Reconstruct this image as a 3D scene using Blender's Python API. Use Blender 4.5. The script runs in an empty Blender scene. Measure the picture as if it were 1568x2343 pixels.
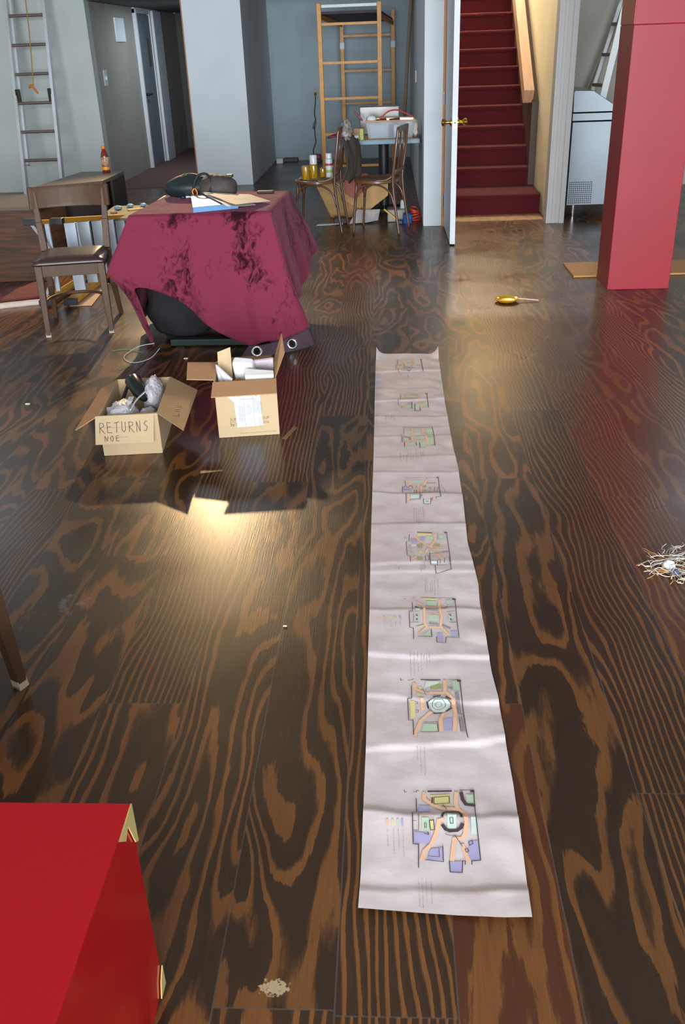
import bpy, bmesh, math, random
from mathutils import Vector, Matrix, noise
sc = bpy.context.scene
COL = sc.collection
rnd = random.Random(7)

# ---------------------------------------------------------------- camera
W, H = 1568, 2343
FPX = 2062.6
CAMH = 1.55
R = Vector((0.99840302, 0.04552707, -0.03344685))
U = Vector((0.00871981, 0.46076863, 0.88747746))
F = Vector((-0.05581551, 0.88635182, -0.45963581))
cd = bpy.data.cameras.new('camera'); cam = bpy.data.objects.new('camera', cd); COL.objects.link(cam)
cd.sensor_fit = 'VERTICAL'; cd.sensor_height = 36.0; cd.lens = FPX / H * 36.0
cd.clip_start = 0.02; cd.clip_end = 100
cam.matrix_world = Matrix(((R.x, U.x, -F.x, 0), (R.y, U.y, -F.y, 0), (R.z, U.z, -F.z, CAMH), (0, 0, 0, 1)))
sc.camera = cam

# ---------------------------------------------------------------- light and exposure
sc.view_settings.view_transform = 'Standard'; sc.view_settings.look = 'None'
sc.view_settings.gamma = 1.0; sc.view_settings.use_curve_mapping = False
sc.view_settings.exposure = 0.0
wd = bpy.data.worlds.new('world'); sc.world = wd; wd.use_nodes = True
bg = wd.node_tree.nodes['Background']; bg.inputs[0].default_value = (0.55, 0.68, 0.85, 1); bg.inputs[1].default_value = 1.0

def lamp(kind, name, loc, target, power, color, **kw):
    l = bpy.data.lights.new(name, kind); l.energy = power; l.color = color
    for k, v in kw.items(): setattr(l, k, v)
    o = bpy.data.objects.new(name, l); COL.objects.link(o); o.location = loc
    if target is not None:
        d = Vector(target) - Vector(loc); o.rotation_euler = d.to_track_quat('-Z', 'Y').to_euler()
    return o
# daylight through the shop windows behind the camera
lamp('AREA', 'window_daylight', (0.3, -6.85, 1.75), (0.3, 4, 1.3), 2050, (0.92, 0.965, 1.0), shape='RECTANGLE', size=5.6, size_y=2.7)
# one troffer mirrored in the floor, plus added fills for back walls and corridor
for i, (x, y, z, p, sx) in enumerate(((-1.95, 10.0, 3.12, 16, 0.6), (-4.4, 8.6, 3.12, 14, 0.6), (3.6, 9.2, 3.12, 22, 0.6), (-2.85, 13.8, 2.09, 11, 0.3))):
    lamp('AREA', 'ceiling_troffer_and_fill', (x, y, z), (x, y, 0), p, (0.80, 0.92, 1.0), shape='RECTANGLE', size=sx, size_y=1.2)
# warm halogen track spot at the back left
lamp('SPOT', 'halogen_spot', (-2.15, 10.0, 2.70), (-1.2, 4.2, 0.0), 820, (1.0, 0.68, 0.34), spot_size=math.radians(66), spot_blend=0.45, shadow_soft_size=0.06)
# warm bulb up the stairwell
lamp('POINT', 'stairwell_bulb', (0.95, 12.6, 4.3), None, 520, (1.0, 0.84, 0.64), shadow_soft_size=0.08)

# ---------------------------------------------------------------- pixel helpers (used to measure places in the room)
def ray(px, py): return F + R * ((px - W / 2) / FPX) - U * ((py - H / 2) / FPX)
def fl(px, py, z=0.0):
    d = ray(px, py); t = (CAMH - z) / -d.z; return Vector((d.x * t, d.y * t, z))
def onY(px, py, Y):
    d = ray(px, py); t = Y / d.y; return Vector((d.x * t, Y, CAMH + d.z * t))
def onX(px, py, X):
    d = ray(px, py); t = X / d.x; return Vector((X, d.y * t, CAMH + d.z * t))

# ---------------------------------------------------------------- materials
def s2l(c): return tuple((v / 255 / 12.92) if v / 255 <= 0.04045 else ((v / 255 + 0.055) / 1.055) ** 2.4 for v in c)
MATS = {}
def mat(name, rgb, rough=0.6, metal=0.0, var=0.0, scale=8.0, bump=0.0, bscale=60.0, spec=0.5, lin=False, stretch=(1, 1, 1), rgb2=None, trans=0.0, coat=0.0, sheen=0.0, emit=0.0, alpha=1.0):
    if name in MATS: return MATS[name]
    m = bpy.data.materials.new(name); m.use_nodes = True; MATS[name] = m
    nt = m.node_tree; N = nt.nodes; L = nt.links; b = N['Principled BSDF']
    c = rgb if lin else s2l(rgb)
    b.inputs['Base Color'].default_value = (*c, 1); b.inputs['Roughness'].default_value = rough
    b.inputs['Metallic'].default_value = metal; b.inputs['Specular IOR Level'].default_value = spec
    b.inputs['Transmission Weight'].default_value = trans; b.inputs['Coat Weight'].default_value = coat
    b.inputs['Sheen Weight'].default_value = sheen; b.inputs['Alpha'].default_value = alpha
    if emit:
        b.inputs['Emission Color'].default_value = (*c, 1); b.inputs['Emission Strength'].default_value = emit
    if var or bump or rgb2:
        tc = N.new('ShaderNodeTexCoord'); mp = N.new('ShaderNodeMapping'); mp.inputs['Scale'].default_value = stretch
        L.new(tc.outputs['Object'], mp.inputs['Vector'])
    if var or rgb2:
        nz = N.new('ShaderNodeTexNoise'); nz.inputs['Scale'].default_value = scale; nz.inputs['Detail'].default_value = 5
        L.new(mp.outputs[0], nz.inputs['Vector'])
        rp = N.new('ShaderNodeValToRGB'); rp.color_ramp.elements[0].position = 0.32; rp.color_ramp.elements[1].position = 0.68
        c2 = s2l(rgb2) if rgb2 else tuple(min(1, v * (1 + var)) for v in c)
        c1 = c if rgb2 else tuple(v * (1 - var) for v in c)
        rp.color_ramp.elements[0].color = (*c1, 1); rp.color_ramp.elements[1].color = (*c2, 1)
        L.new(nz.outputs['Fac'], rp.inputs['Fac']); L.new(rp.outputs['Color'], b.inputs['Base Color'])
    if bump:
        n2 = N.new('ShaderNodeTexNoise'); n2.inputs['Scale'].default_value = bscale; n2.inputs['Detail'].default_value = 3
        L.new(mp.outputs[0], n2.inputs['Vector'])
        bp = N.new('ShaderNodeBump'); bp.inputs['Strength'].default_value = bump; bp.inputs['Distance'].default_value = 0.01
        L.new(n2.outputs['Fac'], bp.inputs['Height']); L.new(bp.outputs['Normal'], b.inputs['Normal'])
    return m

def floor_material():
    m = bpy.data.materials.new('stained_plywood_planks'); m.use_nodes = True
    nt = m.node_tree; N = nt.nodes; L = nt.links; b = N['Principled BSDF']
    def math_(op, a, c=None):
        n = N.new('ShaderNodeMath'); n.operation = op
        for i, v in enumerate((a, c)):
            if v is None: continue
            if isinstance(v, (int, float)): n.inputs[i].default_value = v
            else: L.new(v, n.inputs[i])
        return n.outputs[0]
    uv = N.new('ShaderNodeUVMap'); uv.uv_map = 'plank_uv'
    at = N.new('ShaderNodeAttribute'); at.attribute_name = 'plank_rand'
    dm = N.new('ShaderNodeAttribute'); dm.attribute_name = 'plank_size'
    su = N.new('ShaderNodeSeparateXYZ'); L.new(uv.outputs[0], su.inputs[0])
    sa = N.new('ShaderNodeSeparateXYZ'); L.new(at.outputs['Vector'], sa.inputs[0])
    sd = N.new('ShaderNodeSeparateXYZ'); L.new(dm.outputs['Vector'], sd.inputs[0])
    u, v = su.outputs[0], su.outputs[1]; r1, r2, r3 = sa.outputs
    # quarter-grained planks show fine straight lines, the others big cathedral arches
    fine = math_('GREATER_THAN', r1, 0.84)
    def mulc(a_, k_): return math_('MULTIPLY', a_, k_)
    cv = N.new('ShaderNodeCombineXYZ'); L.new(math_('ADD', mulc(u, 4.6), mulc(r2, 37.0)), cv.inputs[0]); L.new(math_('ADD', mulc(v, 1.25), mulc(r3, 53.0)), cv.inputs[1]); L.new(mulc(r1, 91.0), cv.inputs[2])
    n1 = N.new('ShaderNodeTexNoise'); n1.inputs['Scale'].default_value = 1.0; n1.inputs['Detail'].default_value = 1.6; n1.inputs['Roughness'].default_value = 0.42; n1.inputs['Distortion'].default_value = 0.35
    L.new(cv.outputs[0], n1.inputs['Vector'])
    c2 = N.new('ShaderNodeCombineXYZ'); L.new(mulc(u, 38.0), c2.inputs[0]); L.new(mulc(v, 6.0), c2.inputs[1]); L.new(mulc(r2, 17.0), c2.inputs[2])
    n2 = N.new('ShaderNodeTexNoise'); n2.inputs['Scale'].default_value = 1.0; n2.inputs['Detail'].default_value = 6; n2.inputs['Roughness'].default_value = 0.62
    L.new(c2.outputs[0], n2.inputs['Vector'])
    uc = math_('SUBTRACT', u, math_('ADD', 0.05, mulc(r2, 0.13)))
    par = mulc(math_('MULTIPLY', uc, uc), math_('ADD', 20.0, mulc(r3, 90.0)))
    slope = mulc(v, math_('SUBTRACT', mulc(r1, 3.0), 1.1))
    fA = math_('ADD', math_('ADD', par, slope), mulc(n1.outputs['Fac'], 8.5))
    fB = math_('ADD', mulc(u, 48.0), math_('ADD', mulc(n1.outputs['Fac'], 8.0), mulc(v, 0.8)))
    fAB = math_('ADD', mulc(fA, math_('SUBTRACT', 1.0, fine)), mulc(fB, fine))
    t = math_('FRACT', math_('ADD', fAB, mulc(n2.outputs['Fac'], 0.75)))
    rp = N.new('ShaderNodeValToRGB'); cr = rp.color_ramp
    cr.elements[0].position = 0.0; cr.elements[0].color = (1, 1, 1, 1)
    cr.elements[1].position = 1.0; cr.elements[1].color = (1, 1, 1, 1)
    for p, g in ((0.05, 0.06), (0.58, 0.0), (0.68, 0.30), (0.74, 0.9)):
        e = cr.elements.new(p); e.color = (g, g, g, 1)
    L.new(t, rp.inputs['Fac'])
    # fibres
    c3 = N.new('ShaderNodeCombineXYZ'); L.new(math_('MULTIPLY', u, 330.0), c3.inputs[0]); L.new(math_('MULTIPLY', v, 9.0), c3.inputs[1]); L.new(math_('MULTIPLY', r3, 29.0), c3.inputs[2])
    n3 = N.new('ShaderNodeTexNoise'); n3.inputs['Scale'].default_value = 1.0; n3.inputs['Detail'].default_value = 2
    L.new(c3.outputs[0], n3.inputs['Vector'])
    # broad patchiness of the stain
    c4 = N.new('ShaderNodeCombineXYZ'); L.new(math_('MULTIPLY', u, 4.0), c4.inputs[0]); L.new(math_('MULTIPLY', v, 2.0), c4.inputs[1]); L.new(math_('MULTIPLY', r1, 61.0), c4.inputs[2])
    n4 = N.new('ShaderNodeTexNoise'); n4.inputs['Scale'].default_value = 1.0; n4.inputs['Detail'].default_value = 2
    L.new(c4.outputs[0], n4.inputs['Vector'])
    def rgb(c):
        n = N.new('ShaderNodeRGB'); n.outputs[0].default_value = (*c, 1); return n.outputs[0]
    def mix(f, a, c, mode='MIX'):
        n = N.new('ShaderNodeMix'); n.data_type = 'RGBA'; n.blend_type = mode
        if isinstance(f, (int, float)): n.inputs[0].default_value = f
        else: L.new(f, n.inputs[0])
        L.new(a, n.inputs[6]); L.new(c, n.inputs[7]); return n.outputs[2]
    light = mix(r2, rgb((0.172, 0.072, 0.019)), rgb((0.184, 0.064, 0.015)))
    dark = mix(r3, rgb((0.027, 0.0140, 0.0065)), rgb((0.036, 0.0168, 0.0070)))
    red = math_('GREATER_THAN', r3, 0.78)
    dark = mix(math_('MULTIPLY', red, 0.8), dark, rgb((0.085, 0.024, 0.008)))
    col = mix(math_('MULTIPLY', rp.outputs['Color'], math_('ADD', 0.25, math_('MULTIPLY', n4.outputs['Fac'], 1.3))), dark, light)
    k = math_('ADD', 0.72, math_('MULTIPLY', n3.outputs['Fac'], 0.56))
    k = math_('MULTIPLY', k, math_('ADD', 0.68, math_('MULTIPLY', r2, 0.55)))
    kc = N.new('ShaderNodeCombineXYZ'); L.new(k, kc.inputs[0]); L.new(k, kc.inputs[1]); L.new(k, kc.inputs[2])
    col = mix(1.0, col, kc.outputs[0], 'MULTIPLY')
    # joints
    du = math_('MINIMUM', u, math_('SUBTRACT', sd.outputs[0], u)); dv = math_('MINIMUM', v, math_('SUBTRACT', sd.outputs[1], v))
    gap = math_('LESS_THAN', math_('MINIMUM', du, dv), 0.0016)
    col = mix(math_('MULTIPLY', gap, math_('ADD', 0.1, math_('MULTIPLY', n4.outputs['Fac'], 0.8))), col, rgb((0.075, 0.068, 0.064)))
    # a scraped pale patch near the camera and a chalky smear at the left
    tco = N.new('ShaderNodeTexCoord'); so = N.new('ShaderNodeSeparateXYZ'); L.new(tco.outputs['Object'], so.inputs[0])
    def spot(x, y, rx, ry, amt, thr, colr, col_in, sc_):
        ax = math_('DIVIDE', math_('SUBTRACT', so.outputs[0], x), rx); ay = math_('DIVIDE', math_('SUBTRACT', so.outputs[1], y), ry)
        r_ = math_('ADD', math_('MULTIPLY', ax, ax), math_('MULTIPLY', ay, ay))
        nn = N.new('ShaderNodeTexNoise'); nn.inputs['Scale'].default_value = sc_; nn.inputs['Detail'].default_value = 4; L.new(tco.outputs['Object'], nn.inputs[0])
        mk = N.new('ShaderNodeMapRange'); mk.clamp = True; mk.inputs[1].default_value = thr; mk.inputs[2].default_value = thr + 0.12; mk.inputs[3].default_value = 0; mk.inputs[4].default_value = amt
        L.new(math_('SUBTRACT', nn.outputs['Fac'], math_('MULTIPLY', r_, 0.35)), mk.inputs[0])
        return mix(mk.outputs[0], col_in, rgb(colr))
    col = spot(-0.226, 1.072, 0.036, 0.020, 0.85, 0.26, (0.42, 0.34, 0.20), col, 140)
    col = spot(-1.03, 2.36, 0.10, 0.16, 0.30, 0.48, (0.30, 0.32, 0.38), col, 28)
    col = spot(0.55, 7.9, 0.6, 0.6, 0.35, 0.42, (0.16, 0.085, 0.035), col, 7)
    L.new(col, b.inputs['Base Color'])
    # sheen of the varnish
    tc = N.new('ShaderNodeTexCoord'); n5 = N.new('ShaderNodeTexNoise'); n5.inputs['Scale'].default_value = 1.6; n5.inputs['Detail'].default_value = 6
    L.new(tc.outputs['Object'], n5.inputs['Vector'])
    ro = N.new('ShaderNodeMapRange'); ro.inputs[1].default_value = 0.3; ro.inputs[2].default_value = 0.7; ro.inputs[3].default_value = 0.24; ro.inputs[4].default_value = 0.36
    L.new(n5.outputs['Fac'], ro.inputs[0]); L.new(ro.outputs[0], b.inputs['Roughness'])
    b.inputs['Specular IOR Level'].default_value = 0.55
    bp = N.new('ShaderNodeBump'); bp.inputs['Strength'].default_value = 0.12; bp.inputs['Distance'].default_value = 0.002
    L.new(n3.outputs['Fac'], bp.inputs['Height'])
    bp2 = N.new('ShaderNodeBump'); bp2.inputs['Strength'].default_value = 0.5; bp2.inputs['Distance'].default_value = 0.002; bp2.invert = True
    L.new(gap, bp2.inputs['Height']); L.new(bp.outputs[0], bp2.inputs['Normal'])
    L.new(bp2.outputs['Normal'], b.inputs['Normal'])
    return m

# ---------------------------------------------------------------- mesh builder
ORG = {}
class MB:
    def __init__(s): s.v = []; s.f = []; s.fm = []; s.m = 0
    def add(s, vs, fs):
        o = len(s.v); s.v += [Vector(p) for p in vs]
        for f in fs: s.f.append([i + o for i in f]); s.fm.append(s.m)
        return s
    def hexa(s, a):   # 8 corners: bottom ring then top ring
        return s.add(a, [(3, 2, 1, 0), (4, 5, 6, 7), (0, 1, 5, 4), (1, 2, 6, 5), (2, 3, 7, 6), (3, 0, 4, 7)])
    def box(s, x0, x1, y0, y1, z0, z1):
        return s.hexa([(x0, y0, z0), (x1, y0, z0), (x1, y1, z0), (x0, y1, z0), (x0, y0, z1), (x1, y0, z1), (x1, y1, z1), (x0, y1, z1)])
    def bar(s, p, q, w, t, up=(0, 0, 1), w2=None, t2=None):
        p, q = Vector(p), Vector(q); d = (q - p).normalized(); up = Vector(up)
        if abs(d.dot(up)) > 0.98: up = Vector((0, 1, 0))
        a = d.cross(up).normalized(); c = a.cross(d).normalized()
        w2 = w if w2 is None else w2; t2 = t if t2 is None else t2
        def ring(o, w, t): return [o - a * w / 2 - c * t / 2, o + a * w / 2 - c * t / 2, o + a * w / 2 + c * t / 2, o - a * w / 2 + c * t / 2]
        return s.hexa(ring(p, w, t) + ring(q, w2, t2))
    def tube(s, pts, r, n=10, cap=True, closed=False):
        pts = [Vector(p) for p in pts]; rs = r if isinstance(r, (list, tuple)) else [r] * len(pts)
        o = len(s.v); prev = None; k = len(pts)
        for i, p in enumerate(pts):
            if closed: d = (pts[(i + 1) % k] - pts[i - 1]).normalized()
            else: d = (pts[min(i + 1, k - 1)] - pts[max(i - 1, 0)]).normalized()
            if prev is None:
                a = d.cross(Vector((0, 0, 1)));
                if a.length < 0.1: a = d.cross(Vector((1, 0, 0)))
            else: a = prev - d * prev.dot(d)
            a.normalize(); prev = a; b = d.cross(a)
            for j in range(n):
                t = 2 * math.pi * j / n; s.v.append(p + (a * math.cos(t) + b * math.sin(t)) * rs[i])
        for i in range(k if closed else k - 1):
            for j in range(n):
                i2 = (i + 1) % k
                s.f.append([o + i * n + j, o + i * n + (j + 1) % n, o + i2 * n + (j + 1) % n, o + i2 * n + j]); s.fm.append(s.m)
        if cap and not closed:
            s.f.append([o + j for j in reversed(range(n))]); s.fm.append(s.m)
            s.f.append([o + (k - 1) * n + j for j in range(n)]); s.fm.append(s.m)
        return s
    def lathe(s, prof, c=(0, 0, 0), axis=(0, 0, 1), n=24):
        ax = Vector(axis).normalized(); a = ax.cross(Vector((1, 0, 0)) if abs(ax.x) < 0.9 else Vector((0, 1, 0))).normalized(); b = ax.cross(a)
        o = len(s.v); c = Vector(c)
        for r, z in prof:
            for j in range(n):
                t = 2 * math.pi * j / n; s.v.append(c + ax * z + (a * math.cos(t) + b * math.sin(t)) * r)
        for i in range(len(prof) - 1):
            for j in range(n):
                s.f.append([o + i * n + j, o + i * n + (j + 1) % n, o + (i + 1) * n + (j + 1) % n, o + (i + 1) * n + j]); s.fm.append(s.m)
        if prof[0][0] > 1e-4: s.f.append([o + j for j in reversed(range(n))]); s.fm.append(s.m)
        if prof[-1][0] > 1e-4: s.f.append([o + (len(prof) - 1) * n + j for j in range(n)]); s.fm.append(s.m)
        return s
    def grid(s, fn, nu, nv, closed=False):
        o = len(s.v); cu = nu if closed else nu + 1
        for j in range(nv + 1):
            for i in range(cu): s.v.append(Vector(fn(i / nu, j / nv)))
        for j in range(nv):
            for i in range(nu):
                i2 = (i + 1) % cu
                s.f.append([o + j * cu + i, o + j * cu + i2, o + (j + 1) * cu + i2, o + (j + 1) * cu + i]); s.fm.append(s.m)
        return s
    def slab(s, quad, t):   # a flat sheet of thickness t: any polygon of 3D points
        q = [Vector(p) for p in quad]; n = Vector((0, 0, 0))
        for i in range(len(q)):
            a, b = q[i], q[(i + 1) % len(q)]
            n += Vector(((a.y - b.y) * (a.z + b.z), (a.z - b.z) * (a.x + b.x), (a.x - b.x) * (a.y + b.y)))
        n.normalize(); k = len(q)
        return s.add([p - n * t / 2 for p in q] + [p + n * t / 2 for p in q],
                     [list(reversed(range(k))), list(range(k, 2 * k))] + [[i, (i + 1) % k, k + (i + 1) % k, k + i] for i in range(k)])
    def build(s, name, mats, parent=None, bevel=0.0, smooth=False, sub=0, solid=0.0, label=None, at=None, auto=None):
        if not isinstance(mats, (list, tuple)): mats = [mats]
        if parent is not None:
            org = ORG[parent.name]
        elif at is not None: org = Vector(at)
        else:
            xs = [p.x for p in s.v]; ys = [p.y for p in s.v]; zs = [p.z for p in s.v]
            org = Vector(((min(xs) + max(xs)) / 2, (min(ys) + max(ys)) / 2, min(zs)))
        me = bpy.data.meshes.new(name); me.from_pydata([tuple(p - org) for p in s.v], [], s.f)
        for m_ in mats: me.materials.append(m_)
        me.polygons.foreach_set('material_index', s.fm)
        if smooth: me.polygons.foreach_set('use_smooth', [True] * len(me.polygons))
        me.validate(); me.update()
        if not smooth or True:
            bm = bmesh.new(); bm.from_mesh(me); bmesh.ops.recalc_face_normals(bm, faces=bm.faces)
            if smooth and auto:
                for e in bm.edges:
                    if len(e.link_faces) == 2 and e.calc_face_angle(0) > auto: e.smooth = False
            bm.to_mesh(me); bm.free()
        o = bpy.data.objects.new(name, me); COL.objects.link(o)
        if parent is not None:
            o.parent = parent
        else: o.location = org
        ORG[o.name] = org
        if solid:
            md = o.modifiers.new('solid', 'SOLIDIFY'); md.thickness = solid; md.offset = 0
        if bevel:
            md = o.modifiers.new('bevel', 'BEVEL'); md.width = bevel; md.segments = 2; md.limit_method = 'ANGLE'; md.angle_limit = math.radians(40)
        if sub:
            md = o.modifiers.new('sub', 'SUBSURF'); md.levels = sub; md.render_levels = sub
        if label: o['label'] = label
        return o
def tag(o, label, cat, group=None):
    o['label'] = label; o['category'] = cat
    if group: o['group'] = group
    return o
def thing(name, label, cat, loc, group=None):
    o = bpy.data.objects.new(name, None); COL.objects.link(o); o.location = loc; o.empty_display_size = 0.1
    ORG[o.name] = Vector(loc); return tag(o, label, cat, group)
def struct(mb, name, m, bevel=0.0, **k):
    o = mb.build(name, m, None, bevel=bevel, **k); o['kind'] = 'structure'; return o
def dup(root, loc, rotz, label, group=None):
    r = root.copy(); COL.objects.link(r); r.location = loc; r.rotation_euler = (0, 0, rotz); r['label'] = label
    if group: r['group'] = group
    for ch in list(root.children):
        c = ch.copy(); COL.objects.link(c); c.parent = r
        for g in list(ch.children):
            d = g.copy(); COL.objects.link(d); d.parent = c
    return r
def lerp(a, b, t): return Vector(a) + (Vector(b) - Vector(a)) * t
def catmull(pts, n):
    pts = [Vector(p) for p in pts]; out = []
    for i in range(len(pts) - 1):
        p0, p1, p2, p3 = pts[max(i - 1, 0)], pts[i], pts[i + 1], pts[min(i + 2, len(pts) - 1)]
        for k in range(n):
            t = k / n
            out.append(0.5 * ((2 * p1) + (p2 - p0) * t + (2 * p0 - 5 * p1 + 4 * p2 - p3) * t * t + (3 * p1 - p0 - 3 * p2 + p3) * t ** 3))
    out.append(pts[-1]); return out
def blob(c, r, seed, amp=0.2, freq=4.0, nu=28, nv=18, flat=None):
    mb = MB(); c = Vector(c)
    def fn(u, v):
        t = 2 * math.pi * u; p = math.pi * min(max(v, 0.002), 0.998)
        d = Vector((math.sin(p) * math.cos(t), math.sin(p) * math.sin(t), -math.cos(p)))
        k = 1 + amp * noise.noise(d * freq * 0.5 + Vector((seed, seed * 2.1, 0))) + amp * 0.5 * noise.noise(d * freq * 1.7 + Vector((0, seed, 3)))
        q = Vector((d.x * r[0], d.y * r[1], d.z * r[2])) * k
        if flat is not None: q.z = max(q.z, flat)
        return c + q
    return mb.grid(fn, nu, nv, closed=True)

# ================================================================= SETTING
M_white = mat('white_wall_paint', (200, 207, 212), 0.75, var=0.04, scale=2.5, bump=0.03, bscale=90)
M_grey = mat('grey_wall_paint', (182, 189, 186), 0.8, var=0.05, scale=1.8, bump=0.05, bscale=50)
M_block = mat('painted_block_wall', (160, 176, 184), 0.8, var=0.06, scale=3, bump=0.12, bscale=30)
M_beige = mat('beige_corridor_paint', (158, 155, 148), 0.75, var=0.06, scale=2.2, stretch=(1, 1, 0.3))
M_trim = mat('white_trim_paint', (206, 214, 220), 0.5, var=0.02, scale=4)
M_trimg = mat('grey_trim_paint', (182, 181, 180), 0.55, var=0.03, scale=4)
M_ceil = mat('ceiling_paint', (196, 200, 202), 0.9)
M_cream = mat('cream_wall_paint', (236, 222, 188), 0.75, var=0.05, scale=3, bump=0.03)
M_dkgrey = mat('dark_corridor_paint', (92, 96, 92), 0.85, var=0.05)
M_olive = mat('olive_grey_wall_paint', (150, 148, 140), 0.8, var=0.06, scale=2)
M_doorg = mat('slate_grey_door_paint', (120, 130, 138), 0.6, var=0.04, scale=3)
M_rawwood = mat('raw_jamb_wood', (176, 120, 72), 0.6, var=0.15, scale=20, stretch=(6, 6, 0.6))
M_brass = mat('polished_brass', (214, 168, 74), 0.18, metal=1.0)
M_steel = mat('brushed_steel', (130, 138, 144), 0.34, metal=1.0, var=0.06, scale=3)
M_chrome = mat('chrome', (225, 225, 228), 0.12, metal=1.0)
M_black = mat('black_metal', (22, 23, 26), 0.5)
M_alu = mat('aluminium', (204, 208, 212), 0.36, metal=0.35, var=0.08, scale=6)
M_iron = mat('dark_bronze_metal', (60, 50, 42), 0.4, metal=0.8)

# floor: one mesh, one face per plank, sizes and end joints of the real rows
# grain of the planks that can be made out: row: (from y, to y, (figure, hue and place, redness and place))
KNOWN = {0: [(-9, 3, (0.90, 0.42, 0.60))], 1: [(-9, 1.8, (0.42, 0.35, 0.92)), (1.8, 9, (0.30, 0.52, 0.33))], 2: [(-9, 3.2, (0.36, 0.12, 0.30)), (3.2, 9, (0.40, 0.6, 0.41))], 3: [(-9, 3.9, (0.93, 0.18, 0.35)), (3.9, 9, (0.88, 0.8, 0.3))],
         4: [(-9, 5.5, (0.92, 0.33, 0.88))], 5: [(-9, 5.5, (0.38, 0.21, 0.86))], -1: [(-9, 1.0, (0.3, 0.4, 0.7)), (1.0, 3.9, (0.33, 0.22, 0.55))], -2: [(-9, 3.2, (0.37, 0.47, 0.15))], -3: [(-9, 1.8, (0.45, 0.72, 0.47)), (1.8, 5, (0.97, 0.30, 0.22))], -4: [(-9, 2.6, (0.28, 0.63, 0.25)), (2.6, 6, (0.35, 0.55, 0.62))]}
def build_floor():
    w = 0.2235; x0 = -0.1135
    joints = {3: [4.01], 2: [3.266], 1: [1.886], -1: [1.03, 3.976], -2: [3.257], -3: [1.884], -4: [2.674], -6: [3.215]}
    rows = range(-31, 24); mb = MB(); planks = []
    for k in rows:
        xa = x0 + k * w; xb = xa + w
        ys = list(joints.get(k, [rnd.uniform(0.2, 2.4)])); y = ys[0]
        while y > -7.0: y -= 2.44; ys.insert(0, y)
        y = ys[-1]
        while y < 15.2: y += 2.44; ys.append(y)
        ys = [max(-7.0, min(15.2, t)) for t in ys]
        for a, b in zip(ys, ys[1:]):
            if b - a < 0.02: continue
            mb.add([(xa, a, 0), (xb, a, 0), (xb, b, 0), (xa, b, 0)], [(0, 1, 2, 3)]); planks.append((w, b - a))
    o = mb.build('floor', floor_material(), at=(0, 0, 0)); o['kind'] = 'structure'; me = o.data
    uvl = me.uv_layers.new(name='plank_uv')
    ca = me.attributes.new('plank_rand', 'FLOAT_VECTOR', 'FACE'); cs = me.attributes.new('plank_size', 'FLOAT_VECTOR', 'FACE')
    r2 = random.Random(21)
    for p, (pw, pl) in zip(me.polygons, planks):
        lo = me.vertices[p.vertices[0]].co
        xs = [me.vertices[i].co.x for i in p.vertices]; ys = [me.vertices[i].co.y for i in p.vertices]
        for li, vi in zip(p.loop_indices, p.vertices):
            c = me.vertices[vi].co; uvl.data[li].uv = (c.x - min(xs), c.y - min(ys))
        rv = [r2.random(), r2.random(), r2.random()]
        row = round((min(xs) + 0.1135) / 0.2235); ya = min(ys)
        fix = KNOWN.get(row)
        if fix:
            for y0_, y1_, v_ in fix:
                if y0_ <= ya < y1_: rv = list(v_)
        ca.data[p.index].vector = rv; cs.data[p.index].vector = (pw, pl, 0)
    return o
build_floor()

YW = 8.858
struct(MB().box(-7.1, -3.596, 12.07, 12.25, 0, 3.2), 'wall_left', M_grey)
struct(MB().box(-3.75, -3.596, 12.25, 17.2, 0, 2.12), 'wall_corridor', M_beige)
struct(MB().box(-3.596, -2.46, 12.08, 12.22, 2.125, 3.2), 'trim_1', M_grey)                 # header over the corridor mouth
struct(MB().box(-3.75, -2.3, 12.22, 17.2, 2.125, 2.2), 'ceiling_corridor', M_dkgrey)
struct(MB().box(-3.596, -2.3, 17.2, 17.3, 0, 2.125), 'wall_corridor_end', M_dkgrey)
struct(MB().box(-3.596, -2.46, 12.085, 17.2, 0.0, 0.006), 'floor_corridor', mat('maroon_corridor_carpet', (112, 84, 78), 0.95, var=0.1, scale=30, bump=0.3, bscale=300))
struct(MB().box(-2.455, -1.753, 12.15, 17.2, 0, 3.2), 'wall_pier', M_white)
struct(MB().box(-2.468, -2.455, 12.142, 12.19, 0, 3.2), 'trim_2', mat('warm_lit_corner_trim', (158, 98, 62), 0.5))  # edge strip of the pier, warm corridor light put into its orange colour
struct(MB().box(-1.76, 0.31, 14.77, 14.9, 0, 3.2), 'wall_alcove', M_block)
struct(MB().box(-1.753, 0.31, 12.15, 14.77, 2.2, 2.3), 'ceiling_alcove', M_dkgrey)
struct(MB().box(-1.753, 0.31, 12.15, 12.25, 2.3, 3.2), 'trim_3', M_white)
struct(MB().box(0.31, 0.479, YW, 14.9, 0, 5.2), 'wall_stair_left', [M_white], bevel=0.004)
struct(MB().box(0.479, 0.497, YW - 0.002, YW + 0.1, 0, 2.06), 'trim_4', M_rawwood)
struct(MB().box(0.479, 1.61, YW, YW + 0.14, 2.06, 3.2), 'trim_5', M_white)
mb = MB(); mb.box(1.50, 1.60, 8.99, 14.9, 0, 5.2); struct(mb, 'wall_stair_right', M_cream)
struct(MB().box(0.31, 1.6, 8.99, 14.9, 5.2, 5.3), 'ceiling_stair', M_ceil)
struct(MB().box(0.479, 1.5, 8.99, 9.09, 3.2, 5.2), 'wall_stair_front', M_cream)
mb = MB(); mb.box(1.462, 1.622, 8.845, 8.985, 0, 2.1); mb.box(1.455, 1.475, 8.835, 8.99, 0, 2.1); mb.box(1.505, 1.535, 8.838, 8.86, 0, 2.1); mb.box(1.575, 1.622, 8.832, 8.86, 0, 2.1)
struct(mb, 'trim_6', M_trimg, bevel=0.003)
struct(MB().box(1.462, 1.622, 8.845, 8.99, 2.1, 3.2), 'trim_7', M_white)
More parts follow.
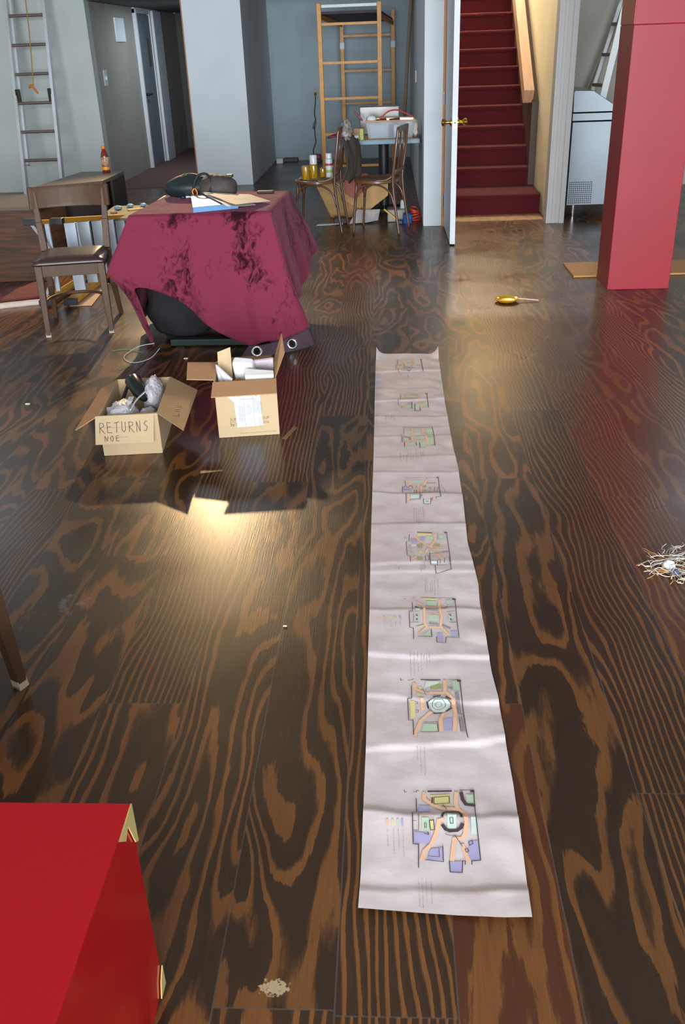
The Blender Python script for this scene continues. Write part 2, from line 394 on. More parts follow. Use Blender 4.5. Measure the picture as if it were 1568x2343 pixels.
struct(MB().box(0.479, 1.5, 14.4, 14.9, 0, 5.2), 'wall_stair_end', M_cream)
struct(MB().box(1.60, 5.1, 11.1, 11.25, 0, 3.2), 'wall_back_right', M_olive)
struct(MB().box(5.1, 5.25, -7.0, 11.25, 0, 3.2), 'wall_right', M_white)
struct(MB().box(-7.25, -7.1, -7.0, 12.25, 0, 3.2), 'wall_far_left', M_grey)
mb = MB(); mb.box(-7.1, -4.3, -7.1, -6.98, 0, 3.2); mb.box(4.9, 5.1, -7.1, -6.98, 0, 3.2); mb.box(-4.3, 4.9, -7.1, -6.98, 0, 0.35); mb.box(-4.3, 4.9, -7.1, -6.98, 3.15, 3.2)
struct(mb, 'wall_shopfront', M_white)
mb = MB()
for x in (-4.3, -1.25, 1.75, 4.82): mb.box(x, x + 0.08, -7.08, -7.0, 0.35, 3.15)
mb.box(-4.3, 4.9, -7.08, -7.0, 0.35, 0.43); mb.box(-4.3, 4.9, -7.08, -7.0, 3.07, 3.15)
struct(mb, 'window_1', M_alu)
struct(MB().box(-7.1, 5.1, -7.0, 8.858, 3.2, 3.3).box(-7.1, 0.479, 8.858, 12.25, 3.2, 3.3).box(1.55, 5.1, 8.858, 11.25, 3.2, 3.3), 'ceiling', M_ceil)

# grey corridor door with casing
d2 = struct(MB().box(-3.60, -3.572, 14.36, 15.16, 0.01, 2.04), 'door_2', M_doorg, bevel=0.002)
MB().box(-3.572, -3.567, 14.84, 15.02, 1.36, 1.74).build('door_sign', mat('dull_plate', (92, 96, 86), 0.6), d2)
mb = MB(); mb.tube([(-3.572, 14.46, 1.0), (-3.52, 14.46, 1.0)], 0.02); mb.tube([(-3.52, 14.46, 1.0), (-3.515, 14.60, 1.0)], 0.012)
mb.build('door_handle', M_iron, d2, smooth=True)
struct(MB().box(-3.60, -3.545, 14.30, 14.355, 0, 2.1), 'trim_8', M_trim)
struct(MB().box(-3.60, -3.555, 15.16, 15.22, 0, 2.1).box(-3.60, -3.52, 15.24, 15.75, 0, 2.1), 'trim_9', M_trim)
struct(MB().box(-3.60, -3.56, 14.3, 15.75, 2.05, 2.12), 'trim_10', M_trim)
d3 = struct(MB().box(-3.30, -2.46, 17.08, 17.19, 0.0, 1.62), 'doorway_dark_slab', mat('doorway_darkness', (26, 30, 40), 0.6))  # black slab painting in the darkness of an open doorway
tag(MB().box(-3.596, -3.575, 13.28, 13.72, 1.69, 1.97).build('paper_notice', mat('notice_paper', (222, 230, 238), 0.7)), 'white sheet of paper fixed high on the beige corridor wall', 'notice')
o = thing('light_switch', 'small white light switch on the beige corridor wall', 'switch', (-3.596, 12.55, 1.28))
MB().box(-3.596, -3.588, 12.47, 12.61, 1.19, 1.37).build('cover_plate', M_trim, o, bevel=0.002)
MB().box(-3.588, -3.57, 12.52, 12.56, 1.26, 1.30).build('toggle', M_trim, o)

# front open door
d1 = struct(MB().hexa([(0.503, 7.907, 0.012), (0.548, 7.907, 0.012), (0.545, 8.845, 0.012), (0.5, 8.845, 0.012), (0.503, 7.907, 2.04), (0.548, 7.907, 2.04), (0.545, 8.845, 2.04), (0.5, 8.845, 2.04)]), 'door_1', M_trim, bevel=0.002)
for sx, x in ((-1, 0.503), (1, 0.548)):
    mb = MB(); mb.lathe([(0.031, 0), (0.031, 0.006), (0.022, 0.012), (0.012, 0.02), (0.011, 0.034), (0.018, 0.045), (0.027, 0.056), (0.029, 0.068), (0.024, 0.078), (0.012, 0.082), (0, 0.083)], (x, 7.975, 0.965), (sx, 0, 0), 20)
    mb.build('door_knob', M_brass, d1, smooth=True, auto=0.6)
lp = MB().box(0.513, 0.539, 7.9045, 7.908, 0.925, 1.005).build('latch_plate', mat('plated_steel', (226, 222, 206), 0.35, metal=0.6), d1)
MB().lathe([(0.008, 0), (0.006, 0.001)], (0.526, 7.9045, 0.965), (0, -1, 0), 12).build('latch_bolt', M_iron, lp)
for z in (0.18, 1.05, 1.86):
    mb = MB(); mb.box(0.486, 0.503, 8.848, 8.86, z, z + 0.1); mb.tube([(0.494, 8.846, z), (0.494, 8.846, z + 0.1)], 0.007)
    mb.build('hinge', M_steel, d1)

# staircase ---------------------------------------------------------------
M_stair = mat('dark_red_stair_carpet', (78, 23, 28), 0.95, var=0.14, scale=60, bump=0.35, bscale=350, sheen=0.04, spec=.15)
st = thing('staircase', 'carpeted dark red stairs climbing behind the open white door', 'stairs', (1.0, 9.395, 0))
def step_profile(y0, y1, z0, z1, xa, xb):
    mb = MB(); pr = [(y0 + 0.006, z0), (y0 + 0.006, z1 - 0.05), (y0 - 0.006, z1 - 0.038), (y0 - 0.012, z1 - 0.02), (y0 - 0.006, z1 - 0.006), (y0 + 0.012, z1), (y1 + 0.02, z1), (y1 + 0.02, z0)]
    n = len(pr); mb.add([(xa, y, z) for y, z in pr] + [(xb, y, z) for y, z in pr], [list(range(n)), list(reversed(range(n, 2 * n)))] + [[i, n + i, n + (i + 1) % n, (i + 1) % n] for i in range(n)]); return mb
ys = [9.40] + [10.0 + 0.24 * k for k in range(0, 14)]
for k in range(14):
    step_profile(ys[k], ys[k + 1], 0.0 if k == 0 else 0.19 + 0.182 * (k - 1), 0.19 + 0.182 * k, 0.48, 1.476 if k == 0 else 1.43).build('step', M_stair, st, smooth=False)
M_dkwood = mat('dark_brown_stair_wood', (62, 40, 30), 0.55, var=0.15, scale=14, stretch=(1, 0.4, 4))
sk = MB(); pr = [(10.0, 0.19), (10.0, 0.98), (13.2, 3.42), (13.2, 0.19)]
sk.add([(1.43, y, z) for y, z in pr] + [(1.499, y, z) for y, z in pr], [(0, 1, 2, 3), (7, 6, 5, 4), (0, 4, 5, 1), (1, 5, 6, 2), (2, 6, 7, 3), (3, 7, 4, 0)])
sk.build('skirt_panel', M_dkwood, st, bevel=0.003)
mb = MB(); mb.bar((1.392, 10.0, 1.03), (1.392, 13.2, 3.46), 0.10, 0.15)
mb.build('handrail', mat('tan_handrail_wood', (188, 146, 116), 0.5, var=0.1, scale=9, stretch=(4, 0.5, 1)), st, bevel=0.004, label='tan wooden handrail board')
tag(MB().box(0.5, 1.47, 9.05, 9.39, 0.0, 0.004).build('threshold_board', mat('bare_chipboard', (120, 84, 48), 0.7, rgb2=(168, 128, 88), scale=14)), 'worn bare board on the floor in front of the lowest red step', 'board')

# column -----------------------------------------------------------------
M_redcol = mat('red_column_paint', (146, 36, 46), 0.42, var=0.05, scale=3, bump=0.02, bscale=200, spec=0.35)
M_redcol2 = mat('brownish_red_paint', (160, 66, 40), 0.4, var=0.05)
col_ = thing('column', 'square red painted column standing on the floor at right', 'column', (1.686, 6.435, 0))
MB().box(1.4795, 1.893, 6.26, 6.617, 0, 1.60).box(1.4825, 1.893, 6.26, 6.617, 1.60, 3.2).build('shaft', M_redcol, col_, bevel=0.004)
MB().box(1.4793, 1.4830, 6.262, 6.617, 1.604, 3.2).build('upper_side_panel', M_redcol2, col_, label='brownish red upper side panel')
M_card = mat('tan_cardboard', (196, 160, 108), 0.8, var=0.05, scale=10)
M_card2 = mat('kraft_cardboard', (178, 132, 84), 0.85, var=0.06, scale=12)
tag(MB().slab([fl(1313, 633, 0.008), fl(1289, 603, 0.008), Vector((2.35, 7.09, 0.008)), Vector((2.33, 6.66, 0.008))], 0.012).build('cardboard_sheet', M_card2), 'flat brown cardboard sheet lying behind the red column', 'cardboard')

# ================================================================= LONG DRAWING ON TRACING PAPER
CREASE = [(853, .010), (893, .004), (919, .008), (957, .009), (980, .004), (1002, .006), (1049, .006), (1085, .009), (1132, .014), (1203, .010), (1291, .006), (1310, .007), (1399, .012), (1503, .012), (1603, .010), (1705, .014), (1869, .013), (2042, .012)]
CRY = [(fl(845, p).y, a, random.Random(i).uniform(-0.10, 0.10), random.Random(i + 50).choice((-1, 1))) for i, (p, a) in enumerate(CREASE)]
def paper_z(x, y):
    z = 0.004 + 0.004 * noise.noise(Vector((x * 5, y * 3, 1))) + 0.0022 * noise.noise(Vector((x * 17, y * 13, 4)))
    wob = 0.012 * noise.noise(Vector((x * 8, y * 4, 7)))
    for cy, a, sl, sg in CRY:
        d = y - cy - sl * (x - 0.09) + wob; a = a * 0.6 * (0.5 + 0.9 * abs(noise.noise(Vector((x * 6, cy * 9, 3)))))
        if abs(d) < 0.14:
            if d * sg > 0: z += a * max(0, 1 - abs(d) / 0.14) ** 2 * 1.0
            else: z += a * max(0, 1 - abs(d) / 0.012)
    # loose wrinkles along the right edge
    e = max(0, (x - 0.16) / 0.1)
    z += 0.010 * e * max(0, noise.noise(Vector((x * 9 + y * 6, y * 7, 9))))
    # curled corners at the far end
    k = max(0, y - 4.80)
    c = max(0, (abs(x - 0.085) - 0.085) / 0.085)
    z += 0.42 * k * c ** 5 + 0.03 * k
    if y < 1.30: z += 0.06 * (1.30 - y)
    return max(z, 0.0015)
LE = [(862, 812), (860, 830), (858, 900), (857, 960), (855, 1050), (852, 1140), (848, 1280), (846, 1400), (842, 1520), (840, 1600), (838, 1705), (831, 1870), (826, 2000), (820, 2085)]
RE = [(1003, 812), (1008, 850), (1018, 920), (1026, 965), (1036, 1020), (1047, 1065), (1059, 1140), (1070, 1240), (1085, 1300), (1095, 1340), (1098, 1380), (1105, 1420), (1125, 1540), (1140, 1600), (1160, 1720), (1175, 1800), (1192, 1920), (1203, 2005), (1217, 2112)]
LEW = [fl(*p) for p in LE]; REW = [fl(*p) for p in RE]
def edge_at(E, v):
    ys = E[0].y + (E[-1].y - E[0].y) * v
    for a, b in zip(E, E[1:]):
        if a.y >= ys >= b.y: return lerp(a, b, (a.y - ys) / max(1e-6, a.y - b.y))
    return E[-1]
def paper_pt(u, v):
    p = lerp(edge_at(LEW, v), edge_at(REW, v), u); return Vector((p.x, p.y, paper_z(p.x, p.y)))
M_paper = mat('tracing_paper', (192, 180, 181), 0.75, rgb2=(208, 198, 199), scale=6, spec=.2, bump=0.12, bscale=25)
paper = thing('tracing_paper_roll', 'long white creased tracing paper strip of plan sketches unrolled on the floor', 'drawing', (0.09, 3.1, 0))
MB().grid(paper_pt, 26, 460).build('paper_sheet', M_paper, paper, smooth=True)
INK = [mat('pen_ink', (66, 54, 60), 0.7), mat('grey_pencil', (140, 130, 138), 0.8), mat('orange_marker', (224, 180, 148), 0.7), mat('green_marker', (176, 196, 170), 0.7), mat('blue_marker', (162, 158, 196), 0.7), mat('yellow_marker', (210, 202, 138), 0.7), mat('olive_marker', (158, 160, 104), 0.7), mat('pale_mint_marker', (196, 214, 206), 0.7)]
ZV = {1: (830, 780, 6.03), 2: (830, 1060, 5.6), 3: (820, 1340, 4.9), 4: (810, 1680, 3.647)}
class Sketch:
    def __init__(s, z): s.z = z; s.mb = MB(); s.nb = MB(); s.notes = []; s.last = None; s.lg = MB()
    def w(s, p):
        x0, y0, k = ZV[s.z]; return fl(x0 + p[0] / k, y0 + p[1] / k)
    def line(s, pts, wd=5, col=0, close=False, lift=None):
        P = [s.w(p) for p in pts]
        if close: P.append(P[0])
        k = ZV[s.z][2]; dep = (P[0] - Vector((0, 0, CAMH))).dot(F); wm = wd / k * dep / FPX
        lift = (0.0024 if col < 2 else 0.0019) if lift is None else lift
        s.mb.m = col
        for a, b in zip(P, P[1:]):
            d = b - a; L = d.length
            if L < 1e-6: continue
            d /= L; n = Vector((-d.y, d.x, 0)) * wm / 2; a2 = a - d * wm * 0.3; b2 = b + d * wm * 0.3
            q = max(1, int(L / 0.010)); vs = []
            for i in range(q + 1):
                p = lerp(a2, b2, i / q)
                for sg in (-1, 1):
                    r = p + n * sg; vs.append((r.x, r.y, paper_z(r.x, r.y) + lift))
            s.mb.add(vs, [(2 * i, 2 * i + 1, 2 * i + 3, 2 * i + 2) for i in range(q)])
        return s
    def fill(s, quad, col, lift=0.0014):   # quads a b c d
        P = [s.w(p) for p in quad]
        if len(P) == 3: P.append(P[2])
        s.mb.m = col; q = 8
        vs = []
        for j in range(q + 1):
            for i in range(q + 1):
                p = lerp(lerp(P[0], P[1], i / q), lerp(P[3], P[2], i / q), j / q); vs.append((p.x, p.y, paper_z(p.x, p.y) + lift))
        s.mb.add(vs, [(j * (q + 1) + i, j * (q + 1) + i + 1, (j + 1) * (q + 1) + i + 1, (j + 1) * (q + 1) + i) for j in range(q) for i in range(q)])
        return s
    def disc(s, c, r, col):
        s.fill([(c[0] - r, c[1] - r * .6), (c[0] + r * .3, c[1] - r), (c[0] + r, c[1] + r * .5), (c[0] - r * .3, c[1] + r)], col); return s
    def note(s, x, y0, y1, lean=0.04):   # a line of handwriting running down the sheet
        if s.last and (abs(x - s.last[0]) > 60 or abs(y0 - s.last[1]) > 60): s.notes.append(s.nb); s.nb = MB()
        s.last = (x, y0); s.mb, s.nb = s.nb, s.mb
        rr = random.Random(int(x * 7 + y0)); k = ZV[s.z][2]; st_ = 1.5 * k; y = y0; pts = []
        while y < y1:
            if rr.random() < 0.16 and len(pts) > 2:
                s.line(pts, 0.42 * k, 0); pts = []; y += st_ * 1.1
            pts.append((x + lean * (y - y0) + rr.uniform(-1, 1) * 0.95 * k, y)); y += st_ * rr.uniform(0.35, 0.8)
        if len(pts) > 1: s.line(pts, 0.42 * k, 0)
        s.mb, s.nb = s.nb, s.mb
        return s
    def legend(s, fn):
        s.mb, s.lg = s.lg, s.mb; fn(); s.mb, s.lg = s.lg, s.mb
    def done(s):
        if s.lg.v: s.lg.build('colour_key', INK, paper)
        for m_ in s.notes + [s.nb]:
            if m_.v: m_.build('handwritten_note', INK, paper)
        return s.mb.build('plan_sketch', INK, paper)

k = Sketch(4)   # nearest plan
for q, c in (([(635, 515), (800, 510), (805, 605), (650, 605)], 5), ([(565, 725), (625, 725), (628, 820), (570, 820)], 3), ([(780, 690), (855, 690), (855, 810), (780, 810)], 7), ([(975, 700), (1022, 700), (1035, 850), (980, 855)], 7), ([(935, 512), (1000, 515), (1000, 590), (940, 585)], 3),
             ([(540, 605), (630, 605), (635, 660), (540, 660)], 4), ([(500, 830), (640, 850), (640, 920), (505, 930)], 4), ([(640, 970), (740, 955), (742, 1060), (610, 1055)], 4), ([(800, 1070), (905, 1070), (905, 1160), (805, 1158)], 4), ([(970, 910), (1035, 905), (1055, 1068), (940, 1065)], 4), ([(632, 752), (665, 748), (670, 818), (642, 822)], 5)): k.fill(q, c)
for p in ([(590, 500), (585, 550), (660, 600), (740, 635), (860, 640), (925, 680), (940, 760), (930, 850), (905, 890), (840, 890), (820, 1060)], [(855, 500), (850, 600), (870, 640)], [(745, 740), (710, 750), (690, 840), (650, 930), (590, 990), (570, 1055)], [(905, 940), (960, 1075)]): k.line(p, 34, 2)
for p, w_ in (([(420, 480), (425, 497), (440, 492)], 5), ([(495, 492), (520, 495), (525, 480), (545, 485)], 5), ([(620, 487), (812, 485)], 18), ([(885, 478), (1000, 480), (1005, 600), (1058, 1070), (985, 1072), (985, 1100)], 7), ([(978, 490), (998, 490)], 24),
              ([(520, 553), (523, 668), (488, 672), (495, 932), (540, 935), (540, 1128)], 7), ([(523, 750), (490, 748)], 4), ([(495, 820), (540, 822), (540, 680), (575, 690)], 4), ([(598, 1060), (748, 1075), (742, 950)], 7), ([(620, 1030), (715, 1035), (710, 965)], 4),
              ([(798, 1068), (803, 1160), (905, 1165), (908, 1068), (930, 1070), (928, 1100)], 7), ([(735, 715), (745, 685), (770, 668), (870, 668), (893, 690), (898, 720)], 22), ([(740, 785), (765, 815), (800, 828), (860, 826), (895, 805), (905, 780)], 30), ([(760, 850), (800, 862), (850, 862)], 5), ([(895, 500), (908, 560), (935, 600), (1005, 612)], 30),
              ([(670, 535), (795, 530), (797, 590), (668, 595), (670, 535)], 6), ([(655, 540), (652, 585)], 12), ([(630, 750), (665, 745), (672, 820), (640, 825), (630, 750)], 6), ([(848, 870), (905, 950)], 5), ([(740, 600), (775, 640)], 5), ([(955, 915), (985, 905), (995, 930), (965, 945), (955, 915)], 5), ([(928, 975), (945, 965), (960, 990), (938, 1000), (928, 975)], 5), ([(800, 730), (825, 728), (828, 770), (805, 772), (800, 730)], 5), ([(585, 850), (625, 860), (615, 835)], 5), ([(590, 770), (605, 770), (605, 805), (592, 805), (590, 770)], 4)): k.line(p, w_, 0)
for x, y0, y1 in ((280, 820, 950), (330, 820, 1020), (372, 815, 968), (410, 815, 1040), (540, 1225, 1465), (570, 1222, 1480), (602, 1222, 1435), (645, 1240, 1440), (528, 120, 235), (555, 120, 365), (588, 122, 360)): k.note(x, y0, y1)
for x, c in ((278, 2), (322, 5), (366, 3), (404, 4)): k.legend(lambda: k.line([(x, 742), (x + 2, 785)], 15, c))
k.done()

k = Sketch(3)   # octagon plan
k.fill([(785, 1320), (870, 1262), (1000, 1300), (1040, 1345)], 7); k.fill([(785, 1320), (1040, 1345), (960, 1445), (850, 1440)], 7)
for q, c in (([(580, 1300), (640, 1310), (640, 1500), (590, 1510)], 5), ([(1050, 1080), (1125, 1080), (1140, 1190), (1060, 1190)], 3), ([(735, 1560), (880, 1570), (895, 1655), (705, 1655)], 3), ([(810, 1120), (935, 1120), (935, 1170), (805, 1170)], 6), ([(965, 1520), (1050, 1500), (1055, 1650), (970, 1650)], 4), ([(760, 1080), (900, 1080), (900, 1110), (740, 1160)], 7)): k.fill(q, c)
k.disc((695, 1160), 22, 5); k.disc((675, 1240), 26, 5)
for p in ([(630, 1110), (640, 1180), (760, 1215), (990, 1225), (1060, 1290), (1090, 1450), (1080, 1660)], [(970, 1080), (975, 1220)], [(715, 1290), (725, 1400)], [(810, 1430), (700, 1530), (650, 1660), (640, 1710)], [(960, 1440), (925, 1520), (930, 1660)]): k.line(p, 40, 2)
for p, w_, c in (([(475, 1060), (480, 1080), (510, 1075)], 7, 0), ([(555, 1078), (600, 1075), (620, 1062)], 7, 0), ([(705, 1065), (920, 1070)], 16, 0), ([(1005, 1065), (1125, 1070)], 6, 0), ([(1118, 1085), (1142, 1085)], 34, 0), ([(1140, 1090), (1180, 1465), (1210, 1665), (1228, 1740)], 9, 0), ([(595, 1135), (600, 1285), (555, 1288), (565, 1525), (615, 1528), (622, 1700)], 8, 0),
                 ([(1105, 1225), (1135, 1455)], 36, 1), ([(1150, 1510), (1175, 1660)], 40, 1), ([(1092, 1225), (1120, 1460), (1170, 1465)], 6, 0), ([(1130, 1510), (1150, 1665)], 6, 0), ([(850, 1275), (980, 1275), (1040, 1340), (1035, 1400), (960, 1445), (860, 1440), (785, 1390), (775, 1320), (850, 1275)], 6, 0), ([(860, 1295), (940, 1295), (980, 1340), (975, 1375), (920, 1405), (865, 1400), (830, 1370), (830, 1330), (860, 1295)], 5, 0), ([(885, 1320), (930, 1325), (940, 1360), (890, 1380), (860, 1350), (885, 1320)], 4, 0),
                 ([(845, 1262), (920, 1255)], 18, 0), ([(845, 1445), (935, 1445)], 18, 0), ([(985, 1270), (1035, 1300)], 18, 0), ([(990, 1425), (1045, 1390)], 20, 0), ([(770, 1320), (785, 1385)], 16, 0), ([(720, 1170), (760, 1240)], 8, 1), ([(740, 1200), (790, 1215)], 8, 1), ([(690, 1660), (900, 1660), (885, 1545), (740, 1545)], 7, 0), ([(640, 1320), (665, 1320), (665, 1340), (640, 1340)], 5, 0), ([(640, 1410), (675, 1410), (672, 1435), (640, 1435)], 5, 0), ([(1010, 1090), (1050, 1090)], 6, 1), ([(1015, 1160), (1055, 1175)], 26, 1)): k.line(p, w_, c)
k.done()
k = Sketch(3)   # plan with four dots in the margin
for q, c in (([(765, 190), (880, 190), (880, 245), (765, 245)], 3), ([(785, 360), (890, 360), (890, 425), (785, 425)], 3), ([(980, 180), (1060, 180), (1050, 225), (985, 225)], 3), ([(720, 580), (800, 520), (815, 590), (770, 592)], 3), ([(640, 270), (690, 290), (690, 320), (645, 310)], 3), ([(640, 350), (680, 350), (680, 420), (640, 420)], 3), ([(1010, 350), (1060, 350), (1060, 420), (1015, 420)], 3), ([(720, 162), (880, 165), (880, 182), (720, 180)], 5), ([(885, 550), (945, 550), (950, 640), (900, 645)], 4), ([(1040, 530), (1105, 530), (1110, 590), (1040, 590)], 4)): k.fill(q, c)
for p, w_ in (([(650, 200), (720, 255), (740, 275), (745, 440), (770, 490), (680, 560)], 28), ([(720, 270), (1000, 255)], 26), ([(915, 180), (905, 260), (935, 370), (925, 480), (1010, 570)], 28), ([(770, 490), (930, 490)], 26), ([(750, 350), (930, 340)], 12)): k.line(p, w_, 2)
for p, w_, c in (([(510, 170), (535, 170)], 6, 0), ([(605, 160), (635, 155)], 6, 0), ([(700, 155), (1075, 160)], 6, 0), ([(1062, 170), (1086, 170)], 26, 0), ([(1085, 180), (1110, 455), (1130, 605), (985, 600), (980, 665), (882, 660), (880, 600)], 7, 0), ([(605, 215), (608, 318), (570, 320), (578, 495), (618, 500), (622, 625)], 7, 0), ([(640, 262), (715, 290)], 20, 0), ([(775, 310), (880, 310)], 26, 1), ([(800, 455), (890, 460)], 28, 1), ([(950, 470), (1030, 505)], 24, 1), ([(660, 490), (740, 470)], 18, 5), ([(655, 480), (735, 462)], 6, 0), ([(955, 290), (990, 262), (1060, 250)], 14, 1), ([(580, 330), (680, 325)], 4, 0), ([(580, 440), (680, 440)], 5, 0), ([(620, 345), (618, 430)], 4, 0), ([(1000, 325), (1085, 310)], 5, 0), ([(1030, 440), (1105, 435)], 7, 0), ([(675, 595), (825, 600), (820, 515)], 8, 0), ([(655, 362), (662, 372)], 14, 0), ([(655, 402), (662, 412)], 14, 0), ([(1030, 358), (1040, 368)], 14, 0), ([(1035, 402), (1045, 412)], 14, 0)): k.line(p, w_, c)
for x, c in ((292, 2), (358, 5), (415, 3), (470, 4)): k.legend(lambda: k.disc((x, 378), 17, c))
for x, y0, y1 in ((298, 422, 452), (365, 420, 492), (420, 420, 472), (468, 420, 480), (583, 780, 1030), (625, 780, 1030), (665, 778, 980), (705, 785, 965), (735, 810, 860), (765, 790, 910), (795, 780, 890)): k.note(x, y0, y1)
k.done()
k = Sketch(2)   # plan with crossing paths
for q, c in (([(810, 945), (900, 945), (900, 990), (815, 990)], 3), ([(975, 930), (1040, 935), (1035, 980), (980, 980)], 3), ([(620, 1050), (690, 1055), (690, 1085), (625, 1085)], 7), ([(620, 1160), (660, 1165), (660, 1200), (620, 1200)], 3), ([(880, 1285), (950, 1285), (950, 1310), (885, 1312)], 7), ([(700, 1050), (770, 1050), (770, 1100), (705, 1100)], 6), ([(920, 1040), (990, 1040), (990, 1085), (925, 1085)], 6), ([(700, 1220), (770, 1220), (770, 1265), (705, 1265)], 6), ([(740, 960), (800, 965), (800, 1000), (745, 995)], 4), ([(620, 980), (690, 985), (700, 1025), (620, 1025)], 4), ([(700, 915), (890, 915), (880, 940), (710, 950)], 5)): k.fill(q, c)
k.disc((745, 1160), 26, 5); k.disc((882, 1150), 16, 5)
for p in ([(650, 940), (760, 1030), (860, 1080), (880, 1100)], [(915, 925), (935, 990), (880, 1060), (880, 1100)], [(840, 1110), (805, 1170)], [(920, 1110), (945, 1150)], [(690, 1220), (640, 1260)], [(955, 1180), (1010, 1250)], [(860, 1080), (1060, 1095)]): k.line(p, 28, 2)
for p, w_, c in (([(700, 905), (890, 908)], 14, 0), ([(1052, 908), (1076, 908)], 26, 0), ([(1075, 910), (1110, 1150), (1135, 1390), (940, 1435), (930, 1335), (1130, 1320)], 7, 0), ([(590, 910), (660, 905)], 5, 1), ([(560, 1025), (570, 1205), (610, 1210), (615, 1290)], 6, 0), ([(560, 1025), (595, 1020), (600, 930)], 6, 0), ([(860, 1170), (870, 1325), (930, 1335)], 7, 0), ([(850, 1180), (1110, 1145)], 6, 0), ([(960, 1330), (960, 1270), (995, 1265), (995, 1310)], 6, 0), ([(1050, 1300), (1050, 1245), (1110, 1235), (1115, 1300)], 6, 0), ([(800, 1210), (850, 1205), (850, 1270), (810, 1280), (800, 1210)], 6, 0), ([(580, 1060), (620, 1075), (580, 1110), (630, 1105), (590, 1150)], 4, 1), ([(1030, 1160), (1105, 1150)], 18, 1), ([(960, 900), (960, 985), (985, 985)], 5, 1), ([(880, 1210), (910, 1210), (905, 1225)], 5, 1), ([(535, 960), (560, 985)], 8, 1), ([(1110, 1050), (1215, 1085)], 4, 1)): k.line(p, w_, c)
for x, y0, y1 in ((748, 1320, 1430), (773, 1300, 1400), (795, 1290, 1400), (800, 1510, 1700), (822, 1500, 1720), (868, 1560, 1680), (890, 1530, 1690), (920, 1490, 1720), (962, 1500, 1710), (490, 1090, 1140), (465, 1350, 1385)): k.note(x, y0, y1)
k.done()
k = Sketch(2)   # plan with a blue corner
for q, c in (([(640, 230), (765, 228), (765, 260), (640, 262)], 3), ([(610, 428), (720, 428), (720, 465), (615, 465)], 7), ([(785, 480), (870, 480), (870, 525), (785, 525)], 7), ([(515, 315), (600, 315), (605, 345), (517, 345)], 4)): k.fill(q, c)
for p, w_ in (([(590, 235), (615, 300), (610, 330)], 24), ([(830, 215), (790, 280), (755, 300), (750, 395)], 26), ([(610, 280), (760, 282)], 11), ([(810, 240), (920, 245)], 12), ([(715, 350), (710, 400)], 24), ([(590, 420), (595, 510)], 24), ([(915, 450), (920, 490)], 22)): k.line(p, w_, 2)
for p, w_, c in (([(545, 205), (965, 205)], 4, 0), ([(953, 205), (973, 205)], 22, 0), ([(970, 215), (995, 415), (1005, 450), (945, 455), (940, 470)], 7, 0), ([(545, 240), (550, 300)], 12, 1), ([(510, 310), (512, 400)], 6, 0), ([(515, 310), (600, 312)], 5, 0), ([(550, 407), (1000, 403)], 6, 0), ([(555, 410), (560, 520)], 7, 0), ([(600, 485), (740, 475), (735, 410)], 7, 0), ([(780, 470), (785, 530), (870, 530), (875, 470), (890, 465), (890, 490)], 7, 0), ([(820, 268), (940, 268)], 14, 1), ([(780, 305), (800, 296), (815, 306), (798, 316), (780, 305)], 4, 0), ([(848, 325), (866, 314), (880, 325), (864, 335), (848, 325)], 4, 0), ([(785, 358), (805, 348), (820, 358), (803, 368), (785, 358)], 4, 0), ([(845, 378), (862, 368), (878, 378), (860, 388), (845, 378)], 4, 0), ([(920, 320), (965, 320), (962, 372), (918, 372), (920, 320)], 4, 0), ([(635, 300), (635, 325), (690, 325), (690, 300)], 4, 0), ([(660, 350), (662, 395), (690, 395), (690, 350)], 5, 0), ([(530, 355), (630, 352)], 4, 0), ([(760, 430), (735, 460)], 20, 1), ([(815, 500), (840, 500)], 16, 1), ([(1000, 280), (1070, 385)], 4, 1)): k.line(p, w_, c)
for x, y0, y1 in ((658, 580, 770), (688, 580, 790), (716, 575, 815), (744, 575, 765), (772, 575, 755), (790, 600, 690)): k.note(x, y0, y1)
k.done()
k = Sketch(1)   # plan with a dark counter
for q, c in (([(630, 1250), (675, 1250), (675, 1300), (630, 1300)], 3), ([(710, 1230), (810, 1230), (810, 1265), (710, 1265)], 3), ([(880, 1230), (955, 1225), (965, 1340), (885, 1340)], 3), ([(730, 1320), (840, 1318), (840, 1370), (735, 1370)], 3), ([(890, 1350), (975, 1350), (985, 1450), (915, 1450)], 3), ([(570, 1350), (625, 1350), (625, 1388), (572, 1390)], 3), ([(650, 1415), (740, 1415), (740, 1450), (655, 1450)], 3), ([(795, 1410), (870, 1408), (880, 1480), (800, 1480)], 3)): k.fill(q, c)
for p, w_ in (([(610, 1228), (685, 1230), (690, 1380), (605, 1400), (605, 1450)], 26), ([(835, 1215), (835, 1270)], 30), ([(865, 1290), (885, 1385), (910, 1450)], 26), ([(690, 1385), (890, 1385)], 16)): k.line(p, w_, 2)
for p, w_, c in (([(560, 1210), (960, 1205), (985, 1320), (998, 1455)], 7, 0), ([(565, 1215), (570, 1300), (535, 1305), (540, 1345)], 6, 1), ([(540, 1345), (660, 1345)], 20, 1), ([(545, 1345), (545, 1405)], 20, 1), ([(650, 1345), (650, 1375)], 20, 1), ([(575, 1410), (580, 1475)], 8, 0), ([(785, 1410), (790, 1485)], 8, 0), ([(735, 1410), (745, 1455)], 8, 0), ([(988, 1450), (1000, 1450)], 18, 0), ([(740, 1345), (760, 1330), (800, 1330)], 5, 1), ([(1040, 1450), (1130, 1480)], 6, 1), ([(470, 1330), (540, 1345)], 4, 1)): k.line(p, w_, c)
for x, y0, y1 in ((520, 1560, 1690), (565, 1580, 1650), (607, 1580, 1700), (628, 1560, 1640), (665, 1560, 1660), (700, 1580, 1670), (735, 1550, 1640), (770, 1560, 1670), (805, 1555, 1660), (832, 1550, 1645)): k.note(x, y0, y1)
k.done()
k = Sketch(1)   # plan with green beds
